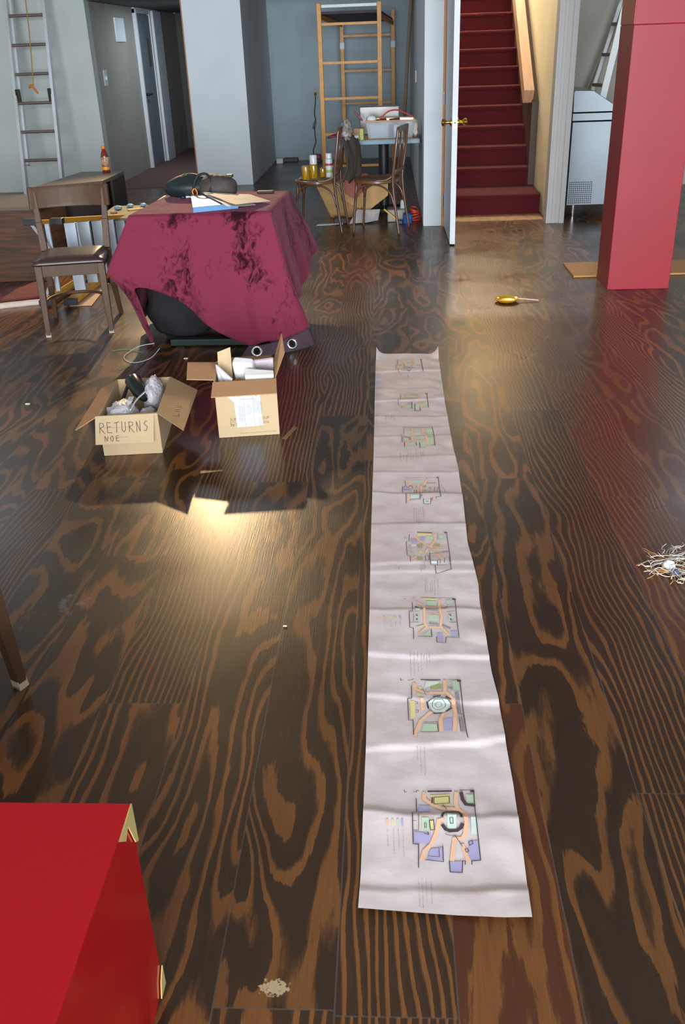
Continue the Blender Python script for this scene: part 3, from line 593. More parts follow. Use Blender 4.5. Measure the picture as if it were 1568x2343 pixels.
for q, c in (([(580, 775), (755, 772), (760, 805), (585, 808)], 3), ([(530, 870), (580, 870), (580, 905), (532, 905)], 3), ([(590, 910), (675, 908), (675, 940), (592, 942)], 3), ([(725, 890), (785, 888), (788, 970), (728, 972)], 3), ([(835, 855), (890, 855), (898, 915), (840, 918)], 3), ([(630, 862), (690, 860), (690, 890), (632, 890)], 4)): k.fill(q, c)
for p, w_ in (([(565, 765), (555, 820)], 26), ([(570, 760), (770, 760)], 15), ([(770, 760), (785, 820), (815, 920), (900, 930)], 22), ([(585, 825), (790, 830)], 18), ([(620, 860), (560, 940)], 20)): k.line(p, w_, 2)
for p, w_, c in (([(520, 745), (880, 745)], 5, 1), ([(870, 745), (890, 745)], 20, 0), ([(885, 750), (910, 930)], 8, 0), ([(520, 745), (520, 830), (490, 832), (492, 905), (530, 908), (545, 940)], 7, 1), ([(680, 870), (680, 945)], 8, 0), ([(720, 880), (722, 978), (795, 970), (790, 930)], 7, 0), ([(610, 826), (770, 828)], 7, 1)): k.line(p, w_, c)
for x, y0, y1 in ((318, 1040, 1115), (352, 1035, 1110), (392, 1035, 1105), (430, 1035, 1115)): k.note(x, y0, y1)
k.done()
k = Sketch(1)   # farthest plan
for q, c in (([(600, 280), (680, 280), (680, 310), (605, 310)], 3), ([(560, 380), (690, 380), (690, 400), (562, 402)], 4), ([(540, 405), (640, 405), (640, 430), (545, 432)], 3)): k.fill(q, c)
for p in ([(535, 290), (590, 330), (595, 370)], [(700, 270), (695, 310), (670, 360)], [(515, 375), (512, 450)]): k.line(p, 22, 2)
for p, w_, c in (([(475, 270), (800, 270)], 4, 1), ([(794, 272), (812, 272)], 18, 0), ([(805, 275), (835, 440)], 8, 0), ([(480, 270), (480, 340), (460, 340), (460, 400), (495, 400), (495, 450)], 7, 1), ([(500, 450), (830, 450)], 4, 1), ([(480, 350), (560, 345)], 12, 1), ([(545, 400), (680, 400), (690, 390), (810, 400)], 7, 1), ([(620, 430), (640, 440), (665, 425)], 7, 0), ([(750, 350), (810, 365)], 10, 1), ([(575, 345), (575, 370)], 12, 1)): k.line(p, w_, c)
k.note(628, 482, 550); k.done()

# ================================================================= CLOTH-COVERED TABLE
M_velvet = mat('crushed_burgundy_velvet', (140, 44, 72), 0.7, var=0, rgb2=None)
def velvet():
    m = MATS['crushed_burgundy_velvet']; nt = m.node_tree; N = nt.nodes; L = nt.links; b = N['Principled BSDF']
    tc = N.new('ShaderNodeTexCoord'); mp = N.new('ShaderNodeMapping'); mp.inputs['Scale'].default_value = (1, 1, 0.62)
    L.new(tc.outputs['Object'], mp.inputs[0])
    n1 = N.new('ShaderNodeTexNoise'); n1.inputs['Scale'].default_value = 4.2; n1.inputs['Detail'].default_value = 2; L.new(mp.outputs[0], n1.inputs[0])
    n2 = N.new('ShaderNodeTexNoise'); n2.inputs['Scale'].default_value = 26; n2.inputs['Detail'].default_value = 6; n2.inputs['Roughness'].default_value = 0.62; n2.inputs['Distortion'].default_value = 1.2; L.new(mp.outputs[0], n2.inputs[0])
    ad = N.new('ShaderNodeMath'); ad.operation = 'MULTIPLY_ADD'; ad.inputs[1].default_value = 0.62; L.new(n2.outputs['Fac'], ad.inputs[0])
    ml = N.new('ShaderNodeMath'); ml.operation = 'MULTIPLY'; ml.inputs[1].default_value = 0.75; L.new(n1.outputs['Fac'], ml.inputs[0]); L.new(ml.outputs[0], ad.inputs[2])
    rp = N.new('ShaderNodeValToRGB'); e = rp.color_ramp.elements
    e[0].position = 0.555; e[0].color = (*s2l((46, 8, 18)), 1); e[1].position = 0.68; e[1].color = (*s2l((118, 44, 64)), 1)
    L.new(ad.outputs[0], rp.inputs[0]); L.new(rp.outputs[0], b.inputs['Base Color'])
    b.inputs['Sheen Weight'].default_value = 0.12; b.inputs['Roughness'].default_value = 0.85; b.inputs['Specular IOR Level'].default_value = 0.12; b.inputs['Sheen Roughness'].default_value = 0.4; b.inputs['Sheen Tint'].default_value = (1.0, 0.55, 0.7, 1)
    bp = N.new('ShaderNodeBump'); bp.inputs['Strength'].default_value = 0.25; bp.inputs['Distance'].default_value = 0.01
    L.new(n2.outputs['Fac'], bp.inputs['Height']); L.new(bp.outputs[0], b.inputs['Normal'])
velvet()
M_greenmetal = mat('dark_green_metal', (38, 52, 50), 0.4, metal=0.4)
tb = thing('pedestal_table', 'square pedestal table hidden under the burgundy velvet cloth', 'table', (-1.04, 5.57, 0))
MB().box(-1.435, -0.66, 5.18, 5.96, 0.70, 0.738).build('table_top', mat('dark_laminate', (54, 44, 40), 0.5), tb)
MB().tube([(-1.04, 5.57, 0.03), (-1.04, 5.57, 0.70)], 0.04, 16).build('post', M_greenmetal, tb, smooth=True, auto=0.6)
for dx, dy in ((1, -1), (-1, -1), (1, 1), (-1, 1)):
    MB().bar((-1.04, 5.57, 0.045), (-1.04 + 0.29 * dx, 5.57 + 0.33 * dy, 0.022), 0.07, 0.05, t2=0.03).build('foot', M_greenmetal, tb, bevel=0.004)
MB().bar((-1.30, 5.15, 0.026), (-0.84, 5.14, 0.026), 0.06, 0.04).build('foot_rail', M_greenmetal, tb, bevel=0.005)
# keys around the hem: (position on the top edge, mid point, hem point)
ZT = 0.745
FL_, FR_, BR_, BL_ = Vector((-1.457, 5.165, ZT)), Vector((-0.669, 5.18, ZT)), Vector((-0.63, 5.97, ZT)), Vector((-1.40, 5.965, ZT))
def tp(a, b, t): return lerp(a, b, t)
KN = 0.62
KEYS = [
    (FL_, (-1.612, 5.10, 0.445), (-1.440, 5.05, 0.34)),
    (tp(FL_, FR_, .05), (-1.545, 5.085, 0.47), (-1.405, 5.06, 0.365)),
    (tp(FL_, FR_, .20), None, (-1.225, 5.04, 0.313)),
    (tp(FL_, FR_, .36), None, (-1.078, 4.99, 0.198)),
    (tp(FL_, FR_, .56), None, (-0.95, 4.95, 0.115)),
    (tp(FL_, FR_, .74), None, (-0.80, 4.93, 0.062)),
    (tp(FL_, FR_, .86), None, (-0.705, 4.975, 0.068)),
    (tp(FL_, FR_, .95), None, (-0.59, 4.99, 0.085)),
    (FR_, (-0.565, 5.10, 0.36), (-0.479, 5.10, 0.106)),
    (tp(FR_, BR_, .12), (-0.60, 5.28, 0.42), (-0.55, 5.30, 0.20)),
    (tp(FR_, BR_, .34), None, (-0.552, 5.50, 0.20)),
    (tp(FR_, BR_, .55), None, (-0.530, 5.68, 0.25)),
    (tp(FR_, BR_, .78), None, (-0.505, 5.86, 0.34)),
    (BR_, None, (-0.50, 6.05, 0.36)),
    (tp(BR_, BL_, .25), None, (-0.80, 6.08, 0.28)),
    (tp(BR_, BL_, .5), None, (-1.02, 6.06, 0.28)),
    (tp(BR_, BL_, .75), None, (-1.25, 6.08, 0.28)),
    (BL_, None, (-1.58, 6.06, 0.25)),
    (tp(BL_, FL_, .3), None, (-1.55, 5.72, 0.12)),
    (tp(BL_, FL_, .6), None, (-1.54, 5.46, 0.06)),
    (tp(BL_, FL_, .82), (-1.575, 5.30, 0.40), (-1.46, 5.26, 0.02)),
    (tp(BL_, FL_, .93), (-1.595, 5.19, 0.41), (-1.395, 5.125, 0.008)),
]
KEYS = [(Vector(a_), Vector(b_) if b_ else lerp(a_, c_, KN) + Vector((a_.x + 1.04, a_.y - 5.57, 0)).normalized() * 0.010, Vector(c_)) for a_, b_, c_ in KEYS]
NK = len(KEYS)
def cyc(idx, u):
    x = (u % 1.0) * NK; i = int(x) % NK; t = x - int(x)
    p0, p1, p2, p3 = (Vector(KEYS[(i + k) % NK][idx]) for k in (-1, 0, 1, 2))
    if idx == 0: return lerp(p1, p2, t)
    m1 = (p2 - p0) * 0.4; m2 = (p3 - p1) * 0.4
    return (2 * t ** 3 - 3 * t ** 2 + 1) * p1 + (t ** 3 - 2 * t ** 2 + t) * m1 + (-2 * t ** 3 + 3 * t ** 2) * p2 + (t ** 3 - t ** 2) * m2
TC = Vector((-1.04, 5.57, 0))
def drape(u, v):
    a, b, c = cyc(0, u), cyc(1, u), cyc(2, u)
    def seg(x): return lerp(a, b, x / KN) if x < KN else lerp(b, c, (x - KN) / (1 - KN))
    p = (seg(max(0, v - .05)) + seg(v) * 2 + seg(min(1, v + .05))) / 4 if 0.05 < v < 0.95 else seg(v)
    out = Vector((p.x - TC.x, p.y - TC.y, 0)).normalized()
    s = v ** 1.3
    w = 0.009 * math.sin(u * 2 * math.pi * 14 + 1.5 * math.sin(v * 3)) + 0.014 * noise.noise(Vector((u * 30, v * 1.5, 2)))
    p = p + out * w * s
    if v < 0.08: p = p + out * 0.006 * (v / 0.08)
    p.z = max(p.z, 0.004); return p
cloth = thing('velvet_curtain_cloth', 'burgundy crushed velvet curtain draped over the square table', 'tablecloth', (-1.04, 5.57, 0))
mb = MB()
def top_fn(u, v):
    p = lerp(lerp(FL_, FR_, u), lerp(BL_, BR_, u), v)
    p.z += 0.0015 * noise.noise(Vector((p.x * 9, p.y * 9, 0))); return p
mb.grid(top_fn, 24, 24); mb.grid(drape, 220, 34, closed=True)
mb.build('velvet_drape', M_velvet, cloth, smooth=True, solid=0.004)
# header band with grommets at the near right corner
M_band = mat('plum_header_band', (66, 46, 58), 0.7, bump=0.1, bscale=200)
b0, b1 = Vector((-0.800, 4.915, 0.068)), Vector((-0.474, 5.095, 0.110)); c0, c1 = Vector((-0.852, 4.882, 0.006)), Vector((-0.44, 5.085, 0.012))
b0c, c0c = Vector((-0.655, 4.960, 0.070)), Vector((-0.645, 4.925, 0.006))
def band(u, v):
    def q(a, m, b): m2 = 2 * m - (a + b) * 0.5; return a * (1 - u) ** 2 + m2 * 2 * u * (1 - u) + b * u * u
    p = lerp(q(b0, b0c, b1), q(c0, c0c, c1), v); p.y -= 0.006 * math.sin(u * 9); return p
MB().grid(band, 40, 8).build('header_band', M_band, cloth, smooth=True, solid=0.004)
for u in (0.20, 0.72):
    p = band(u, 0.5); du = (band(u + .02, .5) - band(u - .02, .5)).normalized(); dv = (band(u, .8) - band(u, .2)).normalized(); n = dv.cross(du).normalized()
    if n.y > 0: n = -n
    g = MB().lathe([(0.019, 0.003), (0.021, 0.007), (0.026, 0.008), (0.031, 0.005), (0.033, 0.002)], p, n, 28).build('grommet', M_chrome, cloth, smooth=True)
    MB().lathe([(0.0, 0.0032), (0.019, 0.0032)], p, n, 24).build('grommet_hole', mat('dark_gap', (34, 24, 24), 0.9), g)
# dark bag under the table
tag(blob((-1.27, 5.33, 0.20), (0.20, 0.13, 0.21), 3.3, 0.18, 3, flat=-0.198).build('laundry_bag', mat('charcoal_cloth', (30, 28, 32), 0.95, var=0.15, scale=12, bump=0.3, bscale=20), smooth=True), 'black cloth bag stuffed under the velvet covered table', 'bag')
tag(blob((-1.02, 5.40, 0.13), (0.14, 0.10, 0.14), 8.1, 0.2, 3, flat=-0.128).build('cushion_bundle', mat('dark_grey_cloth', (50, 47, 50), 0.85, var=0.15, scale=14, bump=0.3, bscale=30), smooth=True), 'dark grey cloth bundle on the floor right of the black bag under the table', 'bundle')

# ---- on the table
bagt = thing('duffel_bag', 'dark green and brown duffel bag with orange zip pull on velvet table', 'bag', (-1.15, 5.80, 0.748))
M_bag1 = mat('dark_green_nylon', (30, 42, 44), 0.55, var=0.2, scale=9, bump=0.3, bscale=25); M_bag2 = mat('brown_grey_nylon', (66, 58, 56), 0.7, var=0.15, scale=9, bump=0.25, bscale=25)
blob((-1.24, 5.84, 0.803), (0.155, 0.105, 0.072), 1.7, 0.18, 3, flat=-0.054).build('front_half', M_bag1, bagt, smooth=True)
blob((-1.06, 5.80, 0.800), (0.125, 0.105, 0.074), 5.7, 0.16, 3, flat=-0.051).build('rear_half', M_bag2, bagt, smooth=True)
MB().tube(catmull([(-1.20, 5.74, 0.80), (-1.17, 5.735, 0.87), (-1.12, 5.76, 0.885), (-1.085, 5.735, 0.85), (-1.09, 5.70, 0.79), (-1.13, 5.69, 0.765)], 6), 0.008, 8).build('strap', mat('black_webbing', (24, 30, 32), 0.7), bagt, smooth=True)
MB().tube(catmull([(-1.185, 5.70, 0.81), (-1.195, 5.69, 0.795), (-1.19, 5.685, 0.775), (-1.175, 5.68, 0.758), (-1.168, 5.695, 0.785), (-1.18, 5.70, 0.81)], 6), 0.004, 8).build('zip_pull_cord', mat('orange_cord', (230, 120, 50), 0.6), bagt, smooth=True)
MB().box(-1.0, -0.96, 5.78, 5.83, 0.855, 0.872).build('buckle', M_black, bagt, bevel=0.004)
bk = thing('blue_catalogue', 'thick blue covered book lying on the front of velvet table', 'book', (-1.06, 5.5, 0.748))
B0 = [fl(442, 480, 0.765), fl(545, 470, 0.765), fl(500, 449, 0.765), fl(437, 451, 0.765)]
for p in B0: p.z = 0
MB().hexa([(p.x, p.y, 0.749) for p in B0] + [(p.x, p.y, 0.775) for p in B0]).build('page_block', mat('blue_page_edges', (92, 138, 184), 0.5), bk)
MB().slab([(p.x, p.y, 0.777) for p in B0], 0.003).build('cover', mat('grey_printed_cover', (150, 158, 168), 0.35, rgb2=(110, 118, 130), scale=12), bk)
def sheet(quad, bend, seed, q=10):
    P = [Vector(p) for p in quad]
    def fn(u, v):
        p = lerp(lerp(P[0], P[1], u), lerp(P[3], P[2], u), v); p.z += bend * noise.noise(Vector((p.x * 7 + seed, p.y * 7, 0))) + bend * 0.5 * u * u; return p
    return MB().grid(fn, q, q)
M_sheet = mat('white_paper', (224, 222, 222), 0.6)
M_sheet2 = mat('drawn_paper', (214, 198, 188), 0.65, rgb2=(222, 210, 202), scale=10)
tag(sheet([fl(463, 441, .79), fl(520, 473, .782), fl(586, 470, .755), fl(545, 445, .775)], 0.004, 3).build('loose_sheet', M_sheet, solid=0.001), 'white paper sheet under the tan sheet on the blue book', 'paper')
tag(sheet([fl(466, 440, .80), fl(540, 469, .79), fl(619, 461, .757), fl(570, 444, .775)], 0.004, 5).build('pencil_drawing', M_sheet2, solid=0.001), 'pinkish tan paper with faint pencil marks on top of the blue book', 'paper')
mb = MB(); a_, b_ = fl(416, 452, .756), fl(462, 447, .756)
mk = thing('marker_pen', 'white marker pen with dark blue cap left of the blue book', 'pen', (a_.x, a_.y, 0.748))
MB().tube([lerp(a_, b_, 0.16), b_], 0.006, 10).build('barrel', M_trim, mk, smooth=True)
MB().tube([a_, lerp(a_, b_, 0.18)], 0.008, 10).build('cap', mat('navy_plastic', (30, 36, 78), 0.4), mk, smooth=True)
p = fl(608, 441, .75); tag(MB().box(p.x - .05, p.x + .05, p.y - .02, p.y + .03, 0.7475, 0.762).build('eyeglass_case', M_black, bevel=0.005), 'small black case at the back right edge of velvet table', 'case')

# ================================================================= CARDBOARD BOXES
M_carton = mat('carton_outside', (190, 166, 130), 0.8, var=0.03, scale=8)
M_carton_in = mat('carton_inside', (176, 132, 94), 0.85, var=0.05, scale=14)
M_ink = mat('black_marker_ink', (62, 48, 46), 0.7)
GL = {'R': [[(0, 0), (0.05, 1), (0.6, .95), (0.65, .6), (0.05, .5), (0.75, -.05)]], 'E': [[(.65, 1), (.05, .95), (0, 0), (.7, .02)], [(.02, .52), (.55, .55)]], 'T': [[(-.05, .95), (.8, 1)], [(.38, .97), (.33, 0)]],
      'U': [[(0, 1), (.02, .2), (.3, 0), (.55, .2), (.6, 1)]], 'N': [[(0, 0), (.05, 1), (.55, .02), (.62, 1)]], 'S': [[(.6, .9), (.3, 1), (.1, .75), (.55, .4), (.4, .05), (0, .1)]], 'O': [[(.3, 1), (.02, .6), (.1, .1), (.4, 0), (.62, .45), (.5, .9), (.3, 1)]],
      'L': [[(.05, 1), (0, 0), (.6, .03)]], 'A': [[(0, 0), (.32, 1), (.62, 0)], [(.12, .4), (.5, .42)]], 'B': [[(0, 0), (.02, 1), (.5, .85), (.1, .55), (.62, .3), (.4, 0), (0, 0)]]}
def handwriting(text, o, ux, uy, n, hgt, adv, wd, name, parent, m=None, jit=0.06, seed=1):
    """strokes of lettering on the plane through o with axes ux, uy and normal n"""
    o, ux, uy, n = Vector(o), Vector(ux).normalized(), Vector(uy).normalized(), Vector(n).normalized(); mb = MB(); rr = random.Random(seed)
    for i, ch in enumerate(text):
        if ch not in GL: continue
        for st_ in GL[ch]:
            pts = [o + ux * (i * adv + (x + rr.uniform(-jit, jit)) * adv * 0.85) + uy * ((y + rr.uniform(-jit, jit)) * hgt) + n * 0.0012 for x, y in st_]
            for a, b in zip(pts, pts[1:]): mb.bar(a, b, wd, 0.0006, up=n)
    return mb.build(name, m or M_ink, parent)
def local_box(o, ang):
    c, s_ = math.cos(ang), math.sin(ang); ex, ey = Vector((c, s_, 0)), Vector((-s_, c, 0)); o = Vector(o)
    return (lambda x, y, z: o + ex * x + ey * y + Vector((0, 0, z))), ex, ey
def carton(root, P, w, d, h, t=0.004):
    def wall(nm, a, b):
        MB().slab([P(*a, 0.001), P(*b, 0.001), P(*b, h), P(*a, h)], t).build(nm, M_carton, root)
    wall('front_panel', (0, 0), (w, 0)); wall('back_panel', (0, d), (w, d)); wall('side_panel', (0, 0), (0, d)); wall('side_panel', (w, 0), (w, d))
    MB().slab([P(0, 0, .003), P(w, 0, .003), P(w, d, .003), P(0, d, .003)], t).build('bottom_panel', M_carton_in, root)
# box marked RETURNS
bx = thing('open_carton', 'open cardboard box with RETURNS handwritten on its front flap', 'box', (-1.14, 3.8, 0))
P1, ex, ey = local_box((-1.2485, 3.539, 0), math.radians(5.5)); w, d, h = 0.249, 0.475, 0.185
carton(bx, P1, w, d, h)
ff = MB().slab([P1(-0.012, -0.004, h), P1(w - 0.012, -0.004, h), P1(w - 0.022, -0.044, h - 0.114), P1(-0.020, -0.044, h - 0.114)], 0.004).build('front_flap', M_carton, bx)
nrm = (P1(0, -0.04, 0.071) - P1(0, 0, 0.185)).cross(ex).normalized(); nrm = nrm if nrm.y < 0 else -nrm
dn = (P1(0, -0.044, h - 0.114) - P1(0, -0.004, h)).normalized()
handwriting('RETURNS', P1(0.004, -0.004, h) + dn * .072 + nrm * 0.0022, ex, -dn, nrm, 0.044, 0.031, 0.0022, 'handwriting', ff, seed=4)
handwriting('NOE', P1(0.022, -0.004, h) + dn * .108 + nrm * 0.0022, ex, -dn, nrm, 0.022, 0.024, 0.002, 'handwriting', ff, seed=9)
mb = MB(); mb.bar(P1(0.02, -0.004, h) + dn * .050 + nrm * 0.0026, P1(0.13, -0.004, h) + dn * .050 + nrm * 0.0026, 0.0012, 0.0005, up=nrm); mb.bar(P1(0.03, -0.004, h) + dn * .096 + nrm * 0.0026, P1(0.12, -0.004, h) + dn * .092 + nrm * 0.0026, 0.0012, 0.0005, up=nrm)
mb.build('crossing_line', mat('red_pen', (170, 90, 90), 0.7), ff)
lq = [P1(0, 0.0, h), P1(0, d, h), Vector((-1.372, 3.99, 0.145)), Vector((-1.338, 3.485, 0.142))]
MB().slab(lq, 0.004).build('side_flap', M_carton_in, bx, label='brown inner face of the left flap')
rq = [P1(w, 0.0, h), P1(w, d, h), fl(452, 893, .172), fl(420, 985, .165)]
rf = MB().slab(rq, 0.004).build('side_flap', mat('carton_flap_brown', (170, 136, 98), 0.85, var=0.05), bx, label='brown right flap with pen lettering')
rn = (rq[1] - rq[0]).cross(rq[2] - rq[1]).normalized(); rn = rn if rn.z > 0 else -rn
av = (rq[1] - rq[0]).normalized(); au = rn.cross(av) * -1
handwriting('LABELS', lerp(rq[0], rq[3], 0.72) + av * 0.10 + rn * 0.0022, av, rn.cross(av), rn, 0.070, 0.050, 0.0026, 'handwriting', rf, seed=2)
MB().slab([P1(w * .55, 0.002, h - .002), P1(w, 0.002, h - .002), P1(w, 0.06, h - 0.02), P1(w * .62, 0.07, h - 0.022)], 0.003).build('inner_flap', M_carton_in, bx)
# contents
M_bubble = mat('bubble_wrap', (206, 202, 208), 0.22, trans=0.25, bump=0.9, bscale=70, var=0.08, scale=30, coat=0.4)
for nm, c, r, sd, lb in ((0, P1(0.078, 0.11, 0.140), (0.066, 0.095, 0.062), 2, 'bubble wrapped bundle at front left in the RETURNS box'), (1, P1(0.190, 0.31, 0.150), (0.046, 0.085, 0.090), 6, 'tall bubble wrapped bundle at back right in the RETURNS box'), (2, P1(0.185, 0.115, 0.115), (0.045, 0.07, 0.05), 9, 'small bubble wrapped bundle beside the fork in the RETURNS box')):
    tag(blob(c, r, sd, 0.22, 5).build('bubble_wrap_bundle', M_bubble, smooth=True), lb, 'bundle', 'bubble wrapped bundles in the box')
cup = thing('black_lamp_holder', 'black conical tube with thin stem sticking out of the RETURNS box', 'tube', P1(0.12, 0.30, 0.10))
a, b = P1(0.095, 0.36, 0.215), P1(0.175, 0.20, 0.165)
ax = (b - a)
MB().lathe([(0.0, 0.0), (0.036, 0.0), (0.038, 0.004), (0.035, 0.09), (0.026, 0.13), (0.012, 0.165), (0.0, 0.168)], a, ax, 28).build('shade', mat('gloss_black_green', (14, 26, 24), 0.25, coat=0.5), cup, smooth=True, auto=0.7)
MB().tube([a + Vector((0.005, 0.01, 0.03)), a + Vector((0.05, 0.10, 0.06))], 0.004, 8).build('stem', M_black, cup)
MB().tube([a + Vector((-0.02, 0.0, -0.01)), P1(0.03, 0.25, 0.10)], 0.008, 8).build('bracket', M_black, cup)
fk = thing('plastic_fork', 'white plastic fork lying on bubble wrap in the RETURNS box', 'fork', P1(0.118, 0.06, 0.17))
a, b = P1(0.108, 0.035, 0.180), P1(0.118, 0.165, 0.205)
MB().bar(a, lerp(a, b, .55), 0.008, 0.003).build('handle', M_trim, fk)
mb = MB(); mb.bar(lerp(a, b, .52), lerp(a, b, .72), 0.012, 0.003, w2=0.024)
for t in (-.009, -.003, .003, .009): mb.bar(lerp(a, b, .72) + Vector((t, 0, 0)), b + Vector((t, 0, 0)), 0.003, 0.0025)
mb.build('tines', M_trim, fk)
a, b = P1(0.128, 0.05, 0.185), P1(0.182, 0.185, 0.222); ss = MB()
ss.m = 0; ss.tube(catmull([a, lerp(a, b, .5) + Vector((-.006, 0, .004)), b], 10), 0.0036, 10)
dvec = (b - a).normalized(); s1 = dvec.cross(Vector((0, 0, 1))).normalized(); s2 = dvec.cross(s1); ss.m = 1
ss.tube([lerp(a, b, i / 160) + Vector((-.006, 0, .004)) * (4 * (i / 160) * (1 - i / 160)) + (s1 * math.cos(i * 0.75) + s2 * math.sin(i * 0.75)) * 0.0036 for i in range(161)], 0.0013, 5)
tag(ss.build('spiral_cord', [M_trim, mat('grey_stripe', (70, 72, 76), 0.5)], smooth=True), 'white and grey spiral striped cord beside the fork in RETURNS box', 'cord')

# box with shipping label
bx2 = thing('open_carton', 'open cardboard box with a white shipping label on its front', 'box', (-0.64, 3.88, 0))
P2, ex, ey = local_box((-0.775, 3.7235, 0), math.radians(7.5)); w, d, h = 0.268, 0.30, 0.262
carton(bx2, P2, w, d, h)
MB().slab([P2(-.006, -.002, h), P2(w + .004, -.002, h), P2(w + .002, -.125, h - .024), P2(-.01, -.125, h - .024)], 0.004).build('front_flap', M_carton_in, bx2, label='brown inner face of the front flap')
MB().slab([P2(0, 0.03, h), P2(0, d - 0.02, h), Vector((-.945, 3.99, .268)), Vector((-.908, 3.78, .258))], 0.004).build('side_flap', M_carton_in, bx2)
MB().slab([P2(w, 0.02, h), P2(w, d - .02, h), Vector((-.508, 4.07, .372)), onY(651, 806, 3.93)], 0.004).build('side_flap', M_carton_in, bx2)
MB().slab([P2(0.03, d, h), P2(w - .01, d, h), P2(w - .01, d + .10, h - .018), P2(0.03, d + .10, h - .018)], 0.004).build('back_flap', M_carton_in, bx2)
def front2(px, py): # point on the front face under a place seen there
    dd = ray(px, py); n = ey; o = P2(0, -0.0026, 0); t = (o - Vector((0, 0, CAMH))).dot(n) / dd.dot(n); return Vector((0, 0, CAMH)) + dd * t
lab = MB().slab([front2(*q) for q in ((517, 905), (533, 889), (543, 894), (593, 890), (602, 973), (543, 978), (536, 921))], 0.0012).build('shipping_label', mat('label_paper', (206, 208, 214), .7), bx2)
mb = MB(); rr = random.Random(3)
def fline(a, b, wd): mb.bar(front2(*a) - ey * 0.0012, front2(*b) - ey * 0.0012, wd, 0.0005, up=-ey)
fline((556, 896), (563, 976), .001); fline((576, 893), (584, 974), .001); fline((550, 914), (594, 911), .001)
for x0, y0, n_, ln in ((545, 930, 7, 34), (566, 926, 5, 20), (580, 914, 6, 28), (590, 918, 5, 26), (570, 898, 3, 10), (592, 955, 4, 18)):
    for i in range(n_):
        y = y0; x = x0 + i * 1.9
        while y < y0 + ln:
            l = rr.uniform(1.5, 4); fline((x + (y - y0) * .09, y), (x + (y - y0 + l) * .09, y + l), .0010); y += l + 1.2
for i, (x, y) in enumerate(((540, 903), (547, 910), (552, 899), (529, 898))): fline((x, y), (x + 4, y + 5), .0009); fline((x + 4, y + 5), (x + 6, y - 2), .0009)
mb.build('label_print', mat('blue_grey_print', (104, 110, 134), 0.7), lab)
mb = MB()
for a0, a1 in ((0.3, 2.4), (3.4, 5.6)):
    pts = [(586 + 2.6 * math.cos(a0 + (a1 - a0) * i / 8), 902 + 3.4 * math.sin(a0 + (a1 - a0) * i / 8)) for i in range(9)]
    for a, b in zip(pts, pts[1:]): fline(a, b, .0018)
mb.build('label_emblem', M_ink, lab)
def text(body, o, ux, uy, size, m, name, parent):
    cu = bpy.data.curves.new(name, 'FONT'); cu.body = body; cu.size = size; cu.extrude = 0.0002
    ob = bpy.data.objects.new(name, cu); COL.objects.link(ob)
    dg = bpy.context.evaluated_depsgraph_get(); me = bpy.data.meshes.new_from_object(ob.evaluated_get(dg)); bpy.data.objects.remove(ob)
    ux, uy = Vector(ux).normalized(), Vector(uy).normalized(); n = ux.cross(uy); org = ORG[parent.name]; o = Vector(o) - org
    for v in me.vertices: v.co = o + ux * v.co.x + uy * v.co.y + n * v.co.z
    me.materials.clear(); me.materials.append(m)
    q = bpy.data.objects.new(name, me); COL.objects.link(q); q.parent = parent; ORG[q.name] = org; return q
M_print = mat('box_print', (126, 104, 84), 0.8)
fp = [c for c in bx2.children if c.name.startswith('front_panel')][0]
zz = Vector((0, 0, 1))
text('JUN', front2(527, 964), ex, zz, 0.022, M_print, 'printed_text', fp)
text('OUP', front2(598, 959), ex, zz, 0.018, M_print, 'printed_text', fp)
text('by S', front2(528, 975), ex, zz, 0.020, M_ink, 'printed_text', fp)
text('orie', front2(603, 968), ex, zz, 0.016, M_print, 'printed_text', fp)
mb = MB(); x = 549
while x < 632: fline((x, 991.5 - (x - 549) * .072), (min(x + 11, 633), 991.5 - (min(x + 11, 633) - 549) * .072), .0011); x += 12.5
mb.build('printed_line', M_print, fp)
mb = MB(); fline((527, 967), (541, 966.4), .0008); mb.build('printed_line', M_print, fp)
mb = MB(); fline((603, 962), (612, 961.6), .0008); mb.build('printed_line', M_print, fp)
tag(MB().slab([P2(.01, .16, .16), P2(.075, .15, .18), P2(.072, .235, .345), P2(.012, .235, .325)], .004).build('cardboard_insert', M_carton), 'tan cardboard insert poking out of the labelled box', 'cardboard')
tag(MB().hexa([P2(.135, .03, .17), P2(.262, .03, .17), P2(.262, .07, .17), P2(.135, .07, .17), P2(.135, .035, .272), P2(.262, .03, .272), P2(.262, .07, .278), P2(.135, .085, .290)]).build('white_product_box', M_sheet, bevel=.003), 'white product box standing at the front right in the labelled box', 'box')
tag(MB().hexa([P2(.09, .16, .16), P2(.19, .14, .16), P2(.20, .20, .16), P2(.10, .22, .16), P2(.075, .14, .30), P2(.165, .135, .29), P2(.175, .185, .305), P2(.085, .195, .315)]).build('foam_block', mat('white_foam', (232, 232, 236), 0.8), bevel=.012), 'white foam block leaning in the middle of the labelled box', 'foam')
tag(MB().slab([P2(.15, .24, .17), P2(.262, .24, .17), P2(.262, .21, .29), P2(.17, .20, .285)], .012).build('lilac_packet', mat('lilac_paper', (204, 190, 200), 0.6)), 'pale lilac packet behind the white box in the labelled box', 'packet')
tag(MB().slab([P2(.012, .05, .15), P2(.07, .03, .20), P2(.075, .04, .262), P2(.008, .13, .30), P2(.012, .14, .2)], .008).build('foam_sheet', mat('white_foam_sheet', (226, 226, 232), 0.8)), 'white foam sheet at the front left in the labelled box', 'foam')
tag(blob(P2(.10, .10, .19), (.035, .04, .045), 4, .35, 6).build('kraft_wadding', M_card2), 'crumpled kraft paper wad in the labelled box', 'paper')

